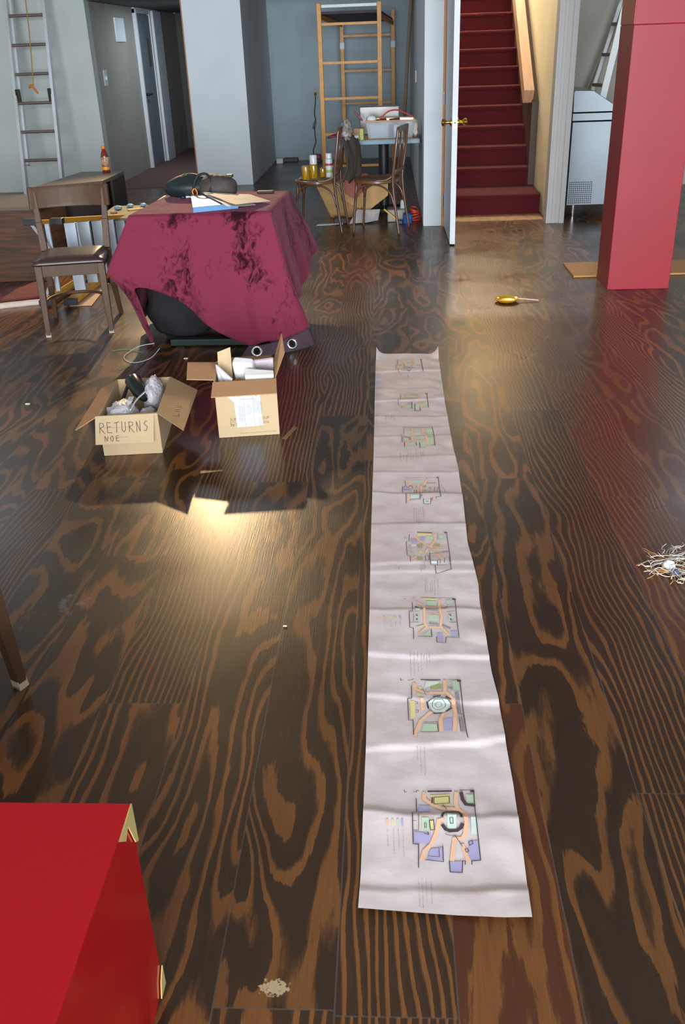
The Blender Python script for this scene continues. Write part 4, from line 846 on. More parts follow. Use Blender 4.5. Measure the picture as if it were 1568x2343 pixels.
# small things on the floor
mb = MB().tube(catmull([Vector((*fl(*q).xy, zq)) for q, zq in (((355, 797), .03), ((320, 798), .015), ((290, 812), .006), ((286, 825), .006), ((310, 832), .006), ((345, 824), .012), ((368, 812), .04))], 8), 0.0022, 8)
tag(mb.build('plastic_strap', M_trim, smooth=True), 'curled white wire on the floor in front of the velvet covered table', 'wire')
tag(MB().tube(catmull([fl(257, 803, .004), fl(290, 799, .006), fl(325, 806, .004)], 8), 0.0018, 8).build('green_wire', mat('green_wire', (96, 160, 84), 0.5), smooth=True), 'thin green wire behind the curled white wire', 'wire')
tag(MB().tube(catmull([fl(272, 846, .004), fl(290, 840, .005), fl(303, 834, .004)], 6), 0.0016, 8).build('green_wire', MATS['green_wire'], smooth=True), 'short green wire in front of the curled white wire', 'wire')
for px, py, sz, lb in ((425, 820, .012, 'tiny tan chip on the dark floor between the boxes and velvet table'), (63, 924, .012, 'tiny white chip on the bare floor left of the RETURNS box'), (652, 1432, .006, 'tiny white speck on the floor left of the paper strip')):
    c = fl(px, py, .003); tag(MB().hexa([c + Vector(q) * sz for q in ((-1, -.4, -.2), (1, -.5, -.2), (1.1, .4, -.2), (-.9, .5, -.2), (-.8, -.3, .25), (.8, -.4, .2), (.9, .3, .3), (-.7, .4, .25))]).build('wood_chip', mat('pale_chip', (222, 208, 180), 0.8)), lb, 'chip')
tag(MB().slab([fl(646, 1003, .002), fl(655, 1006, .002), fl(680, 978, .002), fl(672, 975, .002)], .002).build('tape_strip', mat('tan_tape', (136, 104, 72), 0.6)), 'short tan tape strip on the floor right of the labelled box', 'tape')
# gold dish with a thin pale handle
gd = thing('gold_dish', 'small round gold dish with thin pale handle on the bare floor', 'dish', (0.77, 6.0, 0))
MB().lathe([(0, .003), (.055, .004), (.072, .014), (.078, .024), (.075, .025), (.066, .016), (.05, .010), (0, .009)], (0.765, 6.0, 0), (0, 0, 1), 36).build('bowl', mat('gold_metal', (232, 180, 50), 0.25, metal=0.6), gd, smooth=True, auto=.8)
MB().bar((0.84, 6.0, .022), (0.975, 5.99, .010), .012, .006).build('handle', mat('pale_wood_handle', (206, 172, 150), 0.5), gd, bevel=.002)
# shredded packing at the right edge
def tangle(c, r, n, rad, seed, m, name, label, cat, hgt=.03):
    rr = random.Random(seed); mb = MB(); c = Vector(c)
    for i in range(n):
        a = rr.uniform(0, 6.28); p = c + Vector((rr.uniform(-r[0], r[0]), rr.uniform(-r[1], r[1]), rr.uniform(.004, hgt))); pts = [p]
        for k_ in range(5):
            a += rr.uniform(-1, 1); p = p + Vector((math.cos(a) * .02, math.sin(a) * .02, rr.uniform(-.008, .008))); p.z = max(.003, min(hgt, p.z)); pts.append(p.copy())
        mb.tube(catmull(pts, 3), rad, 5)
    o = mb.build(name, m, smooth=True); o['kind'] = 'stuff'; return tag(o, label, cat)
tangle((.960, 2.565, 0), (.080, .055), 110, .0014, 5, mat('dull_white_shred', (188, 184, 176), .6), 'shredded_packing', 'tangled white shredded packing on the floor near the right edge', 'packing')
tangle((.935, 2.580, 0), (.06, .045), 60, .0013, 6, M_card2, 'straw_packing', 'brown straw packing mixed under the white shreds at right', 'packing', .018)
tag(blob((.893, 2.562, .017), (.020, .020, .017), 3, .2, 4).build('cotton_ball', mat('white_cotton', (226, 230, 240), 0.9), smooth=True), 'white cotton ball at the left end of the shredded packing', 'ball')
tag(blob((.905, 2.525, .010), (.018, .012, .010), 5, .25, 4).build('blue_cloth_scrap', mat('blue_cloth', (72, 86, 112), 0.8), smooth=True), 'dark blue scrap in front of the white cotton ball', 'scrap')

# ================================================================= RED BENCH, NEAR LEFT
M_redgloss = mat('gloss_red_laminate', (160, 1, 14), 0.2, spec=0.5, coat=0.15, bump=0.015, bscale=4)
M_ply = mat('chipped_pale_core', (172, 150, 92), 0.8)
rb = thing('red_bench', 'glossy bright red box bench in the near left corner', 'bench', (-0.74, 0.60, 0))
xr, yb, zt = -0.437, 1.075, 0.455
MB().box(-1.35, xr, 0.12, yb, 0.0, zt - 0.004).build('carcass', M_redgloss, rb, bevel=.002)
MB().box(-1.352, xr + .002, 0.118, yb + .002, zt - 0.006, zt).build('top_panel', M_redgloss, rb, bevel=.001)
def chip(pts, nm='chipped_edge'):
    MB().slab(pts, 0.0022).build(nm, M_ply, rb)
chip([(xr + .003, yb + .002, zt), (xr + .003, yb - .012, zt - .0), (xr + .003, yb - .075, zt - .004), (xr + .003, yb - .050, zt - .030), (xr + .003, yb - .030, zt - .016), (xr + .003, yb - .010, zt - .075), (xr + .003, yb + .002, zt - .085)])
chip([(xr + .003, yb + .002, .05), (xr + .003, yb - .018, .03), (xr + .003, yb - .03, .0), (xr + .003, yb + .002, .0)])

# ================================================================= DINING CHAIR, STEPLADDER, CABINETS AT LEFT
M_chair = mat('brown_chair_wood', (76, 52, 34), 0.5, var=0.15, scale=10, stretch=(3, 3, .6), spec=.35)
M_vinyl = mat('dark_brown_vinyl', (62, 44, 46), 0.35, var=0.06)
M_worn = mat('worn_leg_tip', (176, 166, 140), 0.7)
def dining_chair(label):
    t = thing('dining_chair', label, 'chair', (0, 0, 0), 'wooden dining chairs')
    for sx in (-1, 1):
        MB().bar((sx * .192, -.215, .0), (sx * .185, -.19, .43), .030, .030, up=(0, 1, 0), w2=.044, t2=.044).build('leg', M_chair, t, bevel=.003)
        MB().bar((sx * .1922, -.2155, .0), (sx * .1915, -.2125, .03), .0306, .0306, up=(0, 1, 0)).build('leg_tip', M_worn, t)
        mb = MB(); pr = [((sx * .215, .265, 0), .028), ((sx * .20, .20, .22), .036), ((sx * .195, .18, .45), .042), ((sx * .205, .215, .62), .036), ((sx * .215, .255, .80), .030)]
        for (a, wa), (b, wb) in zip(pr, pr[1:]): mb.bar(a, b, wa, wa * .9, up=(0, 1, 0), w2=wb, t2=wb * .9)
        mb.build('back_leg', M_chair, t, bevel=.002)
        MB().box(min(sx * .168, sx * .190), max(sx * .168, sx * .190), -.17, .17, .375, .43).build('side_apron', M_chair, t, bevel=.002)
    MB().box(-.17, .17, -.205, -.183, .365, .43).build('front_apron', M_chair, t, bevel=.002)
    MB().tube(catmull([(-.185, -.18, .21), (-.16, -.06, .21), (-.07, .03, .21), (.07, .03, .21), (.16, -.06, .21), (.185, -.18, .21)], 6), .010, 10).build('stretcher', M_chair, t, smooth=True)
    def seat(u, v):
        x = (u - .5) * (.43 - .03 * v); y = -.215 + .40 * v; e = min(1, min(u, 1 - u) * 7, min(v, 1 - v) * 7)
        return (x, y, .436 + .032 * math.sqrt(max(0, e)) + .006 * math.sin(math.pi * u) * math.sin(math.pi * v))
    MB().grid(seat, 24, 24).build('seat', M_vinyl, t, smooth=True, solid=.012)
    def back(u, v):
        a = (u - .5) * 2; return (a * .245, .215 + .058 * (1 - a * a) + .03 * v, .70 + .125 * v)
    MB().grid(back, 20, 6).build('top_rail', M_chair, t, smooth=True, solid=.022, bevel=.002)
    return t
ch = dining_chair('brown wooden dining chair with padded dark seat left of velvet covered table')
ch.location = (-1.975, 5.63, 0); ch.rotation_euler = (0, 0, math.radians(11))
c2 = dup(ch, (0, 0, 0), 0, 'chair at the left edge of which only one scuffed leg tip shows')
# its leg tip stands at (-1.035, 1.96)
ang = math.radians(150); lx, ly = -.192, -.215
c2.rotation_euler = (0, 0, ang); c2.location = (-1.035 - (lx * math.cos(ang) - ly * math.sin(ang)), 1.955 - (lx * math.sin(ang) + ly * math.cos(ang)), 0)

M_yel = mat('yellow_fibreglass', (206, 150, 36), 0.5, var=0.08, scale=12)
M_step = mat('ribbed_aluminium', (186, 198, 212), 0.35, metal=0.3, var=0.1, scale=10)
sl = thing('stepladder', 'yellow fibreglass stepladder lying on its side behind the dining chair', 'ladder', (-2.25, 6.8, 0))
y0, y1 = 6.10, 7.75
def topz(y): return .575 - (y - y0) / (y1 - y0) * .235
def botz(y): return .035 + (y - y0) / (y1 - y0) * .03
for nm, f in (('front_rail', topz), ('front_rail', botz)):
    MB().bar((-2.215, y0 + .05, f(y0)), (-2.16, y1, f(y1)), .075, .032, up=(0, 0, 1)).build(nm, M_yel, sl, bevel=.003)
for nm, f in (('rear_rail', lambda y: topz(y) - .01), ('rear_rail', lambda y: botz(y) + .005)):
    MB().bar((-2.40, y0 + .05, f(y0)), (-2.25, y1, f(y1)), .04, .028, up=(0, 0, 1)).build(nm, M_yel, sl, bevel=.003)
for x in (-2.215, -2.39):
    for f in (topz, botz):
        MB().box(x - .042, x + .042, y0 - .01, y0 + .05, f(y0) - .020, f(y0) + .020).build('foot_bracket', mat('grey_black_bracket', (52, 56, 62), 0.4, metal=.5), sl, bevel=.004)
for i in range(6):
    y = 6.34 + i * .27; xx = -2.215 + (y - y0) / (y1 - y0) * .055
    MB().bar((xx, y, botz(y) + .012), (xx, y, topz(y) - .012), .078, .03, up=(0, 1, 0)).build('step', M_step, sl, bevel=.003)
for i in range(3):
    y = 6.36 + i * .48; xx = -2.40 + (y - y0) / (y1 - y0) * .15
    MB().bar((xx, y, botz(y)), (xx, y, topz(y)), .03, .02, up=(0, 1, 0)).build('rear_brace', M_step, sl)
for a, b in (((-2.405, y0 + .05, .555), (-2.36, 6.42, .26)), ((-2.36, 6.40, .26), (-2.40, y0 + .06, .06)), ((-2.22, 6.40, .52), (-2.30, 6.62, .28))):
    MB().bar(a, b, .022, .006).build('diagonal_brace', M_alu, sl)
MB().box(-2.27, -2.12, 7.74, 7.80, .03, .36).build('top_cap', M_black, sl, bevel=.006)
tag(MB().slab([fl(160, 700, .004), fl(210, 699, .004), fl(250, 648, .004), fl(215, 648, .004)], .003).build('cardboard_offcut', mat('pale_tan_card', (206, 176, 148), 0.8)), 'pale tan cardboard offcut on the floor beside the lying stepladder', 'cardboard')
# board with small parts on the far end of the ladder
tq = [Vector((-2.33, 7.36, .385)), Vector((-2.00, 7.28, .385)), Vector((-2.05, 7.95, .385)), Vector((-2.36, 7.95, .385))]
tag(MB().slab(tq, .02).build('plank_tray', mat('grey_green_board', (118, 116, 98), 0.8, var=.08), bevel=.003), 'grey green board balanced on the far end of the lying stepladder', 'board')
for x, y, s_, m_, nm, lb in ((-2.26, 7.72, .035, mat('pale_blue_plastic', (140, 176, 196), .5), 'plastic_clip', 'pale blue plastic piece left on the grey green board'), (-2.19, 7.84, .03, MATS['pale_blue_plastic'], 'plastic_clip', 'pale blue plastic piece near the middle of the grey green board'), (-2.08, 7.86, .03, MATS['pale_blue_plastic'], 'plastic_clip', 'pale blue plastic piece at the right end of the grey green board')):
    tag(blob((x, y, .395 + s_ * .5), (s_, s_ * .8, s_ * .5), x * 9, .25, 4, nu=14, nv=9).build(nm, m_, smooth=True), lb, 'clip')
tag(MB().bar((-2.16, 7.66, .400), (-2.05, 7.74, .400), .05, .012).build('wood_shim', mat('tan_wood', (192, 158, 112), .7), bevel=.003), 'tan wood shim lying on the grey green board', 'shim')
tag(blob((-2.25, 7.55, .405), (.03, .02, .012), 4, .3, 4, nu=12, nv=8).build('rag_scrap', mat('pinkish_rag', (196, 168, 150), .85), smooth=True), 'small pinkish rag at the front of the grey green board', 'rag')

M_cab = mat('dark_stained_plywood', (36, 24, 18), 0.55, rgb2=(92, 54, 28), scale=3.6, stretch=(1.0, 1, 12))
M_cabtop = mat('brown_grey_top', (92, 82, 74), 0.42, var=.06, scale=6)
cb = thing('low_cabinet', 'low dark stained plywood cabinet at the left edge', 'cabinet', (-3.1, 7.2, 0))
MB().box(-3.75, -2.66, 6.93, 7.60, 0, .53).build('body', M_cab, cb, bevel=.003)
MB().box(-3.76, -2.65, 6.92, 7.61, .53, .555).build('top', M_cabtop, cb, bevel=.003)
ct = thing('counter', 'long dark brown counter holding the tea bottle', 'counter', (-2.6, 7.7, 0))
zc = .60; q4 = [fl(72, 430, zc), fl(235, 413, zc), fl(283, 391, zc), fl(185, 393, zc)]
a, b, c, e = [Vector((p.x, p.y, 0)) for p in q4]
def up(p, z): return (p.x, p.y, z)
MB().hexa([up(p, zc - .03) for p in (a, b, c, e)] + [up(p, zc) for p in (a, b, c, e)]).build('top', M_cabtop, ct, bevel=.003)
M_cdk = mat('dark_counter_side', (44, 34, 30), 0.55, var=.1, scale=5)
ins = lambda p: lerp((a + b + c + e) / 4, p, .97)
A_, B_, C_, E_ = ins(a), ins(b), ins(c), ins(e)
for nm, p, q in (('front_panel', A_, B_), ('back_panel', C_, E_), ('left_panel', E_, A_)):
    MB().slab([up(p, .0), up(q, .0), up(q, zc - .03), up(p, zc - .03)], .02).build(nm, M_cdk, ct)
for t0, t1 in ((0, .06), (.38, 1.0)):
    p, q = lerp(B_, C_, t0), lerp(B_, C_, t1)
    MB().slab([up(p, 0), up(q, 0), up(q, zc - .03), up(p, zc - .03)], .02).build('end_panel', M_cdk, ct)
MB().slab([up(p, .3) for p in (A_, B_, C_, E_)], .018).build('shelf', M_cdk, ct)
# bottle
pb = fl(247, 393, zc); bt = thing('tea_bottle', 'small amber drink bottle with orange cap on dark counter', 'bottle', (pb.x, pb.y - .04, zc))
o_ = Vector((pb.x, pb.y - .04, zc))
MB().lathe([(0, .001), (.032, .001), (.035, .008), (.035, .05), (.032, .058), (.033, .10), (.035, .13), (.030, .155), (.016, .19), (.0135, .20)], o_, n=20).build('body', mat('amber_liquid', (120, 44, 26), .12, coat=.6), bt, smooth=True)
MB().lathe([(.0355, .055), (.0362, .057), (.0362, .128), (.0355, .13)], o_, n=20).build('label_band', mat('drink_label', (150, 70, 44), .4, rgb2=(196, 188, 150), scale=22), bt, smooth=True)
MB().lathe([(.0357, .022), (.0362, .024), (.0362, .048), (.0357, .05)], o_, n=20).build('lower_band', mat('yellow_band', (232, 150, 46), .4), bt, smooth=True)
MB().lathe([(.0155, .198), (.0165, .20), (.0165, .22), (.014, .225), (0, .226)], o_, n=20).build('cap', mat('orange_cap', (228, 124, 44), .4), bt, smooth=True, auto=.7)
# rug
rg = thing('rolled_rug', 'dark red rug piece with pale fringe in front of the low cabinet', 'rug', (-2.8, 6.4, 0))
rq_ = [fl(0, 697, .0), fl(100, 684, .0), fl(92, 645, .0), fl(-30, 668, .0)]
def rugf(u, v):
    p = lerp(lerp(rq_[0], rq_[1], u), lerp(rq_[3], rq_[2], u), v); p.z = .012 + .05 * max(0, math.sin(math.pi * v)) * (.6 + .4 * noise.noise(Vector((u * 3, v * 2, 3)))); return p
MB().grid(rugf, 14, 12).build('pile', mat('dark_red_rug', (112, 58, 58), .95, var=.12, scale=30), rg, smooth=True, solid=.008)
MB().tube([lerp(fl(-20, 703, .014), fl(102, 690, .014), i / 10) + Vector((0, .004 * math.sin(i * 2), 0)) for i in range(11)], .022, 10).build('fringe', mat('pale_fringe', (206, 190, 178), .9, bump=.4, bscale=60), rg, smooth=True)

# extension ladder
M_rung = mat('dull_aluminium_rung', (120, 108, 104), .45, metal=.6)
el = thing('extension_ladder', 'tall aluminium extension ladder leaning on the left grey wall', 'ladder', (-4.05, 10.9, 0))
LA, LB = Vector((-4.25, 10.88, 0)), Vector((-4.42, 12.02, 3.17)); RA, RB = Vector((-3.81, 10.88, 0)), Vector((-3.98, 12.02, 3.17))
for a, b in ((LA, LB), (RA, RB)):
    MB().bar(a, b, .035, .085, up=(0, -1, .3)).build('base_rail', M_alu, el, bevel=.002)
nrm = (RA - LA).cross(LB - LA).normalized(); nrm = nrm if nrm.y > 0 else -nrm
for sx, a, b in ((1, LA, LB), (-1, RA, RB)):
    off = nrm * .07 + Vector((sx * .03, 0, 0)); MB().bar(lerp(a, b, .14) + off, lerp(a, b, .985) + off, .028, .06, up=(0, -1, .3)).build('fly_rail', M_alu, el, bevel=.002)
L = (LB - LA).length
for i in range(10):
    t = (.19 + .318 * i) / L; MB().tube([lerp(LA, LB, t), lerp(RA, RB, t)], .017, 10).build('rung', M_rung, el, smooth=True, auto=.8)
for t in (.37,):
    for sx, a, b in ((1, LA, LB), (-1, RA, RB)):
        p = lerp(a, b, t) + Vector((sx * .03, -.02, 0)); MB().box(p.x - .02, p.x + .02, p.y - .03, p.y + .03, p.z - .09, p.z + .05).build('rung_lock', M_iron, el, bevel=.004)
p0 = lerp(lerp(LA, LB, .38), lerp(RA, RB, .38), .52); rope = catmull([lerp(lerp(LA, LB, .97), lerp(RA, RB, .97), .48) + Vector((0, -.03, 0)), lerp(lerp(LA, LB, .6), lerp(RA, RB, .6), .55) + Vector((0, -.03, 0)), p0 + Vector((0, -.03, .05))], 10)
MB().tube(rope, .006, 6).build('rope', mat('yellow_rope', (170, 130, 50), .8), el, smooth=True)
MB().tube(catmull([p0 + Vector((-.05, -.03, .03)), p0 + Vector((-.02, -.04, .06)), p0 + Vector((.02, -.04, .0)), p0 + Vector((.04, -.03, -.03)), p0 + Vector((0, -.04, .03)), p0 + Vector((-.05, -.03, .05))], 5), .010, 6).build('rope_knot', mat('orange_rope', (200, 112, 30), .8), el, smooth=True)

# ================================================================= ALCOVE: SCAFFOLD, CORD, POLE
M_scaf = mat('orange_yellow_scaffold_paint', (204, 138, 44), .45, var=.12, scale=14)
sf = thing('scaffold', 'tall orange yellow rolling scaffold standing in the back alcove', 'scaffold', (-.4, 13.2, 0))
fA, fB, rA, rB = (-.835, 12.35), (-.112, 12.35), (-.655, 14.25), (.058, 14.25)
for (x, y), zt_ in ((fA, 2.0), (fB, 2.0), (rA, 1.97), (rB, 1.97)):
    MB().box(x - .026, x + .026, y - .026, y + .026, .0, zt_).build('post', M_scaf, sf, bevel=.003)
for a, b, zs in ((fA, fB, (.17, .55, .96, 1.36, 1.78)), (rA, rB, (.36, .80, 1.22, 1.66))):
    for z in zs: MB().box(a[0], b[0], a[1] - .014, a[1] + .014, z - .014, z + .014).build('crossbar', M_scaf, sf)
for a, b in ((fA, rA), (fB, rB)):
    MB().bar((a[0], a[1], 1.86), (b[0], b[1], 1.80), .03, .05).build('side_rail', M_scaf, sf)
MB().slab([(fA[0], fA[1], 1.90), (fB[0], fB[1], 1.90), (rB[0], rB[1], 1.84), (rA[0], rA[1], 1.84)], .03).build('platform', mat('dark_platform', (66, 48, 62), .7), sf)
MB().box(fA[0] + .03, fB[0] - .03, fA[1] - .012, fA[1] + .012, 1.955, 1.985).build('top_bar', mat('pale_bar', (202, 214, 214), .4), sf)
for (x, y) in (rA, rB): MB().box(x - .03, x + .03, y - .03, y + .03, 1.5, 1.58).build('clamp', M_trim, sf)
oc = thing('power_adapter', 'black cord with inline adapter hanging from the alcove wall outlet', 'adapter', (-1.12, 14.74, .93))
MB().box(-1.145, -1.06, 14.758, 14.768, .86, .99).build('outlet_plate', mat('beige_outlet', (150, 152, 140), .5), oc, bevel=.002)
MB().tube(catmull([(-1.099, 14.745, .92), (-1.105, 14.74, .80), (-1.125, 14.74, .66), (-1.11, 14.74, .55), (-1.13, 14.74, .46), (-1.13, 14.74, .36), (-1.125, 14.74, .25), (-1.16, 14.74, .16), (-1.17, 14.72, .05)], 6), .007, 8).build('cable', mat('dark_cable', (46, 52, 66), .6), oc, smooth=True)
MB().bar((-1.115, 14.735, .55), (-1.15, 14.735, .44), .045, .03).build('adapter', mat('dark_adapter', (54, 60, 72), .5), oc, bevel=.004)
MB().box(-1.115, -1.08, 14.72, 14.757, .90, .94).build('plug', M_black, oc)
rbx = thing('power_tool_case', 'small red case with black base on the alcove floor', 'case', (-1.13, 14.5, 0))
MB().box(-1.20, -1.04, 14.42, 14.60, .045, .10).build('lid', mat('dark_red_plastic', (130, 30, 32), .45), rbx, bevel=.008)
MB().box(-1.20, -1.04, 14.42, 14.60, .0, .045).build('base', M_black, rbx, bevel=.004)
tag(MB().box(-1.70, -1.60, 14.36, 14.47, 0, .075).build('white_tub', M_trim, bevel=.01), 'small white tub on the floor in the left corner of the alcove', 'tub')
tag(MB().box(-1.62, -1.40, 14.58, 14.72, 0, .05).build('grey_offcut', M_dkgrey, bevel=.008), 'dark offcut against the alcove wall right of white tub', 'offcut')
tag(MB().bar((.12, 11.3, .01), (.270, 11.75, 2.25), .035, .03).build('wooden_pole', mat('brown_pole_wood', (104, 84, 66), .6), bevel=.004), 'long thin brown pole leaning in the right corner of alcove', 'pole')
tag(MB().box(.296, .309, 11.3, 11.42, 1.15, 1.27).build('wall_outlet', M_trim, bevel=.002), 'white outlet plate on the wall behind the leaning brown pole', 'outlet')

# ================================================================= CAFE TABLE AND BENTWOOD CHAIRS
M_blue = mat('blue_grey_laminate', (96, 132, 150), .45, var=.05)
cf = thing('cafe_table', 'pedestal cafe table with blue grey edge covered in clutter', 'table', (-.06, 9.85, 0))
MB().box(-.39, .285, 9.22, 10.35, .70, .738).build('table_top', M_blue, cf, bevel=.004)
MB().box(-.38, .275, 9.23, 10.34, .738, .741).build('table_surface', mat('tan_laminate', (176, 140, 110), .5), cf)
MB().tube([(-.062, 9.80, .03), (-.062, 9.80, .70)], .052, 20).build('post', M_black, cf, smooth=True, auto=.6)
for a in (45, 135, 225, 315):
    c_, s_ = math.cos(math.radians(a)), math.sin(math.radians(a)); MB().bar((-.062, 9.80, .05), (-.062 + .3 * c_, 9.80 + .3 * s_, .02), .07, .04, t2=.025).build('foot', M_black, cf, bevel=.004)
M_bent = mat('brown_bentwood', (92, 60, 40), .32, var=.15, scale=14, coat=.3)
M_bseat = mat('brown_veneer_seat', (112, 74, 42), .35, var=.12, scale=8, coat=.3)
def bentwood(label):   # back posts at +x, sitter faces -x
    t = thing('bentwood_chair', label, 'chair', (0, 0, 0), 'bentwood chairs at the cafe table')
    MB().lathe([(0, .435), (.19, .435), (.205, .442), (.205, .462), (.195, .468), (.17, .462), (0, .455)], (-.02, 0, 0), n=36).build('seat', M_bseat, t, smooth=True, auto=.7)
    for sy in (-1, 1):
        MB().tube(catmull([(-.205, sy * .175, 0), (-.19, sy * .165, .2), (-.17, sy * .15, .44)], 5), [.011] * 6 + [.013] * 5, 10).build('leg', M_bent, t, smooth=True)
        MB().tube(catmull([(.235, sy * .20, 0), (.20, sy * .19, .22), (.175, sy * .185, .46), (.20, sy * .195, .68), (.225, sy * .175, .90)], 6), .0125, 10).build('back_leg', M_bent, t, smooth=True)
        MB().tube(catmull([(.178, sy * .165, .56), (.16, sy * .17, .50), (.10, sy * .185, .47), (.02, sy * .20, .468)], 6), .008, 8).build('arm_brace', M_bent, t, smooth=True)
        MB().tube(catmull([(-.185, sy * .163, .24), (-.16, sy * .165, .37), (-.08, sy * .17, .425), (.05, sy * .18, .425), (.15, sy * .187, .36), (.19, sy * .19, .24)], 5), .009, 8).build('bent_brace', M_bent, t, smooth=True)
    MB().tube(catmull([(-.182, -.155, .28), (-.19, -.10, .40), (-.195, 0, .428), (-.19, .10, .40), (-.182, .155, .28)], 5), .009, 8).build('front_brace', M_bent, t, smooth=True)
    MB().bar((.225, -.18, .885), (.225, .18, .885), .022, .045).build('top_rail', M_bent, t, bevel=.006)
    MB().bar((.19, -.18, .54), (.19, .18, .54), .018, .03).build('lower_rail', M_bent, t, bevel=.004)
    for y in (-.07, .07): MB().tube([(.19, y, .54), (.215, y * 1.1, .72), (.222, y, .88)], .009, 8).build('back_spindle', M_bent, t, smooth=True)
    return t
bA = bentwood('bentwood chair with spray cans on its seat and cloth on back')
bA.location = (-.655, 8.77, 0); bA.rotation_euler = (0, 0, math.radians(-6))
bB = dup(bA, (-.10, 8.69, 0), math.radians(-14), 'bentwood chair with empty seat, nearest to the open white door')
# cloth and bag on the back of the left chair
cl = thing('hung_jacket', 'dark cloth hanging over the back of the chair with spray cans', 'jacket', (-.40, 8.80, .45))
def jk(u, v): return (-.425 + .13 * u + .035 * math.sin(v * 3) + .018 * noise.noise(Vector((u * 6, v * 4, 1))), 8.66 + .28 * u * (1 - .25 * v), .80 - .36 * v + .02 * math.sin(u * 12))
MB().grid(jk, 16, 16).build('fabric', mat('dark_brown_cloth', (66, 58, 50), .9, var=.2, scale=16, bump=.3, bscale=30), cl, smooth=True, solid=.012)
tag(blob((-.385, 8.78, .865), (.05, .13, .085), 2.2, .45, 7).build('plastic_bag', mat('grey_white_plastic', (186, 180, 172), .4, rgb2=(120, 112, 104), scale=14, bump=.6, bscale=30), smooth=True), 'crumpled grey white plastic bag over the back of chair with cans', 'bag')
# cans on the seat
zs = .470
def can(x, y, r, hgt, m_body, m_cap, name, label, caph=.06, parts=None):
    t = thing(name, label, 'can', (x, y, zs), 'cans on the bentwood seat'); o = Vector((x, y, zs))
    MB().lathe([(0, 0), (r, 0), (r + .001, .003), (r + .001, hgt - .003), (r, hgt), (r * .6, hgt + .006), (0, hgt + .006)], o, n=20).build('body', m_body, t, smooth=True, auto=.6)
    if m_cap: MB().lathe([(r * .93, hgt + .006), (r * .93, hgt + caph - .006), (r * .85, hgt + caph), (0, hgt + caph)], o, n=20).build('cap', m_cap, t, smooth=True, auto=.6)
    return t
M_gold = mat('golden_oil', (206, 160, 20), .15, rgb2=(120, 80, 10), scale=10, stretch=(3, 3, .2), coat=.5)
M_clear = mat('frosted_plastic', (206, 210, 214), .3)
can(-.765, 8.70, .036, .115, M_gold, None, 'oil_jar', 'golden jar at the left end of the bentwood seat')
can(-.700, 8.78, .036, .115, M_gold, M_clear, 'spray_can', 'golden jar topped with a tall clear cap on the seat', .085)
can(-.622, 8.86, .026, .075, M_gold, None, 'oil_jar', 'small golden jar between clear capped jar and white can')
cw = can(-.560, 8.83, .032, .155, M_trim, M_clear, 'spray_can', 'tall white spray can with clear cap on the seat', .05)
MB().lathe([(.0335, .10), (.0337, .102), (.0337, .118), (.0335, .12)], (-.560, 8.83, zs), n=20).build('red_stripe', mat('red_print', (190, 50, 60), .5), cw, smooth=True)
MB().lathe([(.0335, .04), (.0337, .042), (.0337, .062), (.0335, .064)], (-.560, 8.83, zs), n=20).build('green_stripe', mat('green_print', (150, 180, 80), .5), cw, smooth=True)
tag(MB().slab([(-.84, 8.74, .474), (-.77, 8.75, .474), (-.77, 8.86, .474), (-.83, 8.86, .474)], .006).build('folded_napkin', mat('pinkish_napkin', (176, 140, 120), .8)), 'pinkish folded napkin at the left edge of the bentwood seat', 'napkin')

# things on the cafe table
M_clearbox = mat('clear_plastic', (214, 222, 230), .12, trans=.75, spec=.4)
zt2 = .7425
bn = thing('storage_bin', 'clear plastic storage bin full of parts on the cafe table', 'bin', (.03, 9.5, zt2))
def pan(nm, *a): MB().slab(a, .004).build(nm, M_clearbox, bn)
x0, x1, ya, yb2, zb = -.20, .215, 9.30, 9.66, zt2 + .155
pan('front_wall', (x0, ya, zt2 + .002), (x1, ya, zt2 + .002), (x1 + .02, ya - .015, zb), (x0 - .02, ya - .015, zb)); pan('back_wall', (x0, yb2, zt2 + .002), (x1, yb2, zt2 + .002), (x1 + .02, yb2 + .015, zb), (x0 - .02, yb2 + .015, zb))
pan('side_wall', (x0, ya, zt2 + .002), (x0, yb2, zt2 + .002), (x0 - .02, yb2 + .015, zb), (x0 - .02, ya - .015, zb)); pan('side_wall', (x1, ya, zt2 + .002), (x1, yb2, zt2 + .002), (x1 + .02, yb2 + .015, zb), (x1 + .02, ya - .015, zb))
MB().tube([(x0 - .025, ya - .02, zb), (x1 + .025, ya - .02, zb), (x1 + .025, yb2 + .02, zb), (x0 - .025, yb2 + .02, zb)], .008, 8, closed=True).build('rim', mat('orange_rim', (206, 150, 110), .4), bn)
for x, wd, hh, m_, nm, lb in ((-.10, .17, .12, mat('white_packet', (214, 222, 232), .4), 'white_packet', 'white packet inside the left half of clear storage bin'), (.01, .028, .125, mat('maroon_block', (90, 36, 42), .5), 'maroon_block', 'narrow maroon block inside the clear storage bin'), (.075, .07, .12, mat('silver_packet', (190, 190, 196), .25, metal=.5), 'silver_packet', 'shiny silver packet inside the clear storage bin'), (.16, .08, .11, mat('pale_packet', (206, 200, 192), .5), 'pale_packet', 'pale packet at the right inside the clear storage bin')):
    tag(MB().box(x - wd / 2, x + wd / 2, ya + .02, ya + .10, zt2 + .004, zt2 + hh).build(nm, m_, bevel=.004), lb, 'packet')
tag(blob((-.17, 9.36, zb + .018), (.045, .035, .03), 3, .1, 3).build('white_mask', M_trim, smooth=True), 'white dust mask resting on the left end of clear storage bin', 'mask')
ca = thing('red_cable', 'red cable arching over the clear storage bin', 'cable', (.05, 9.45, zb))
MB().tube(catmull([(-.10, 9.40, zb + .005), (-.02, 9.42, zb + .07), (.06, 9.45, zb + .085), (.14, 9.47, zb + .06), (.22, 9.48, zb + .02)], 8), .007, 8).build('cord', mat('red_rubber', (176, 64, 50), .5), ca, smooth=True)
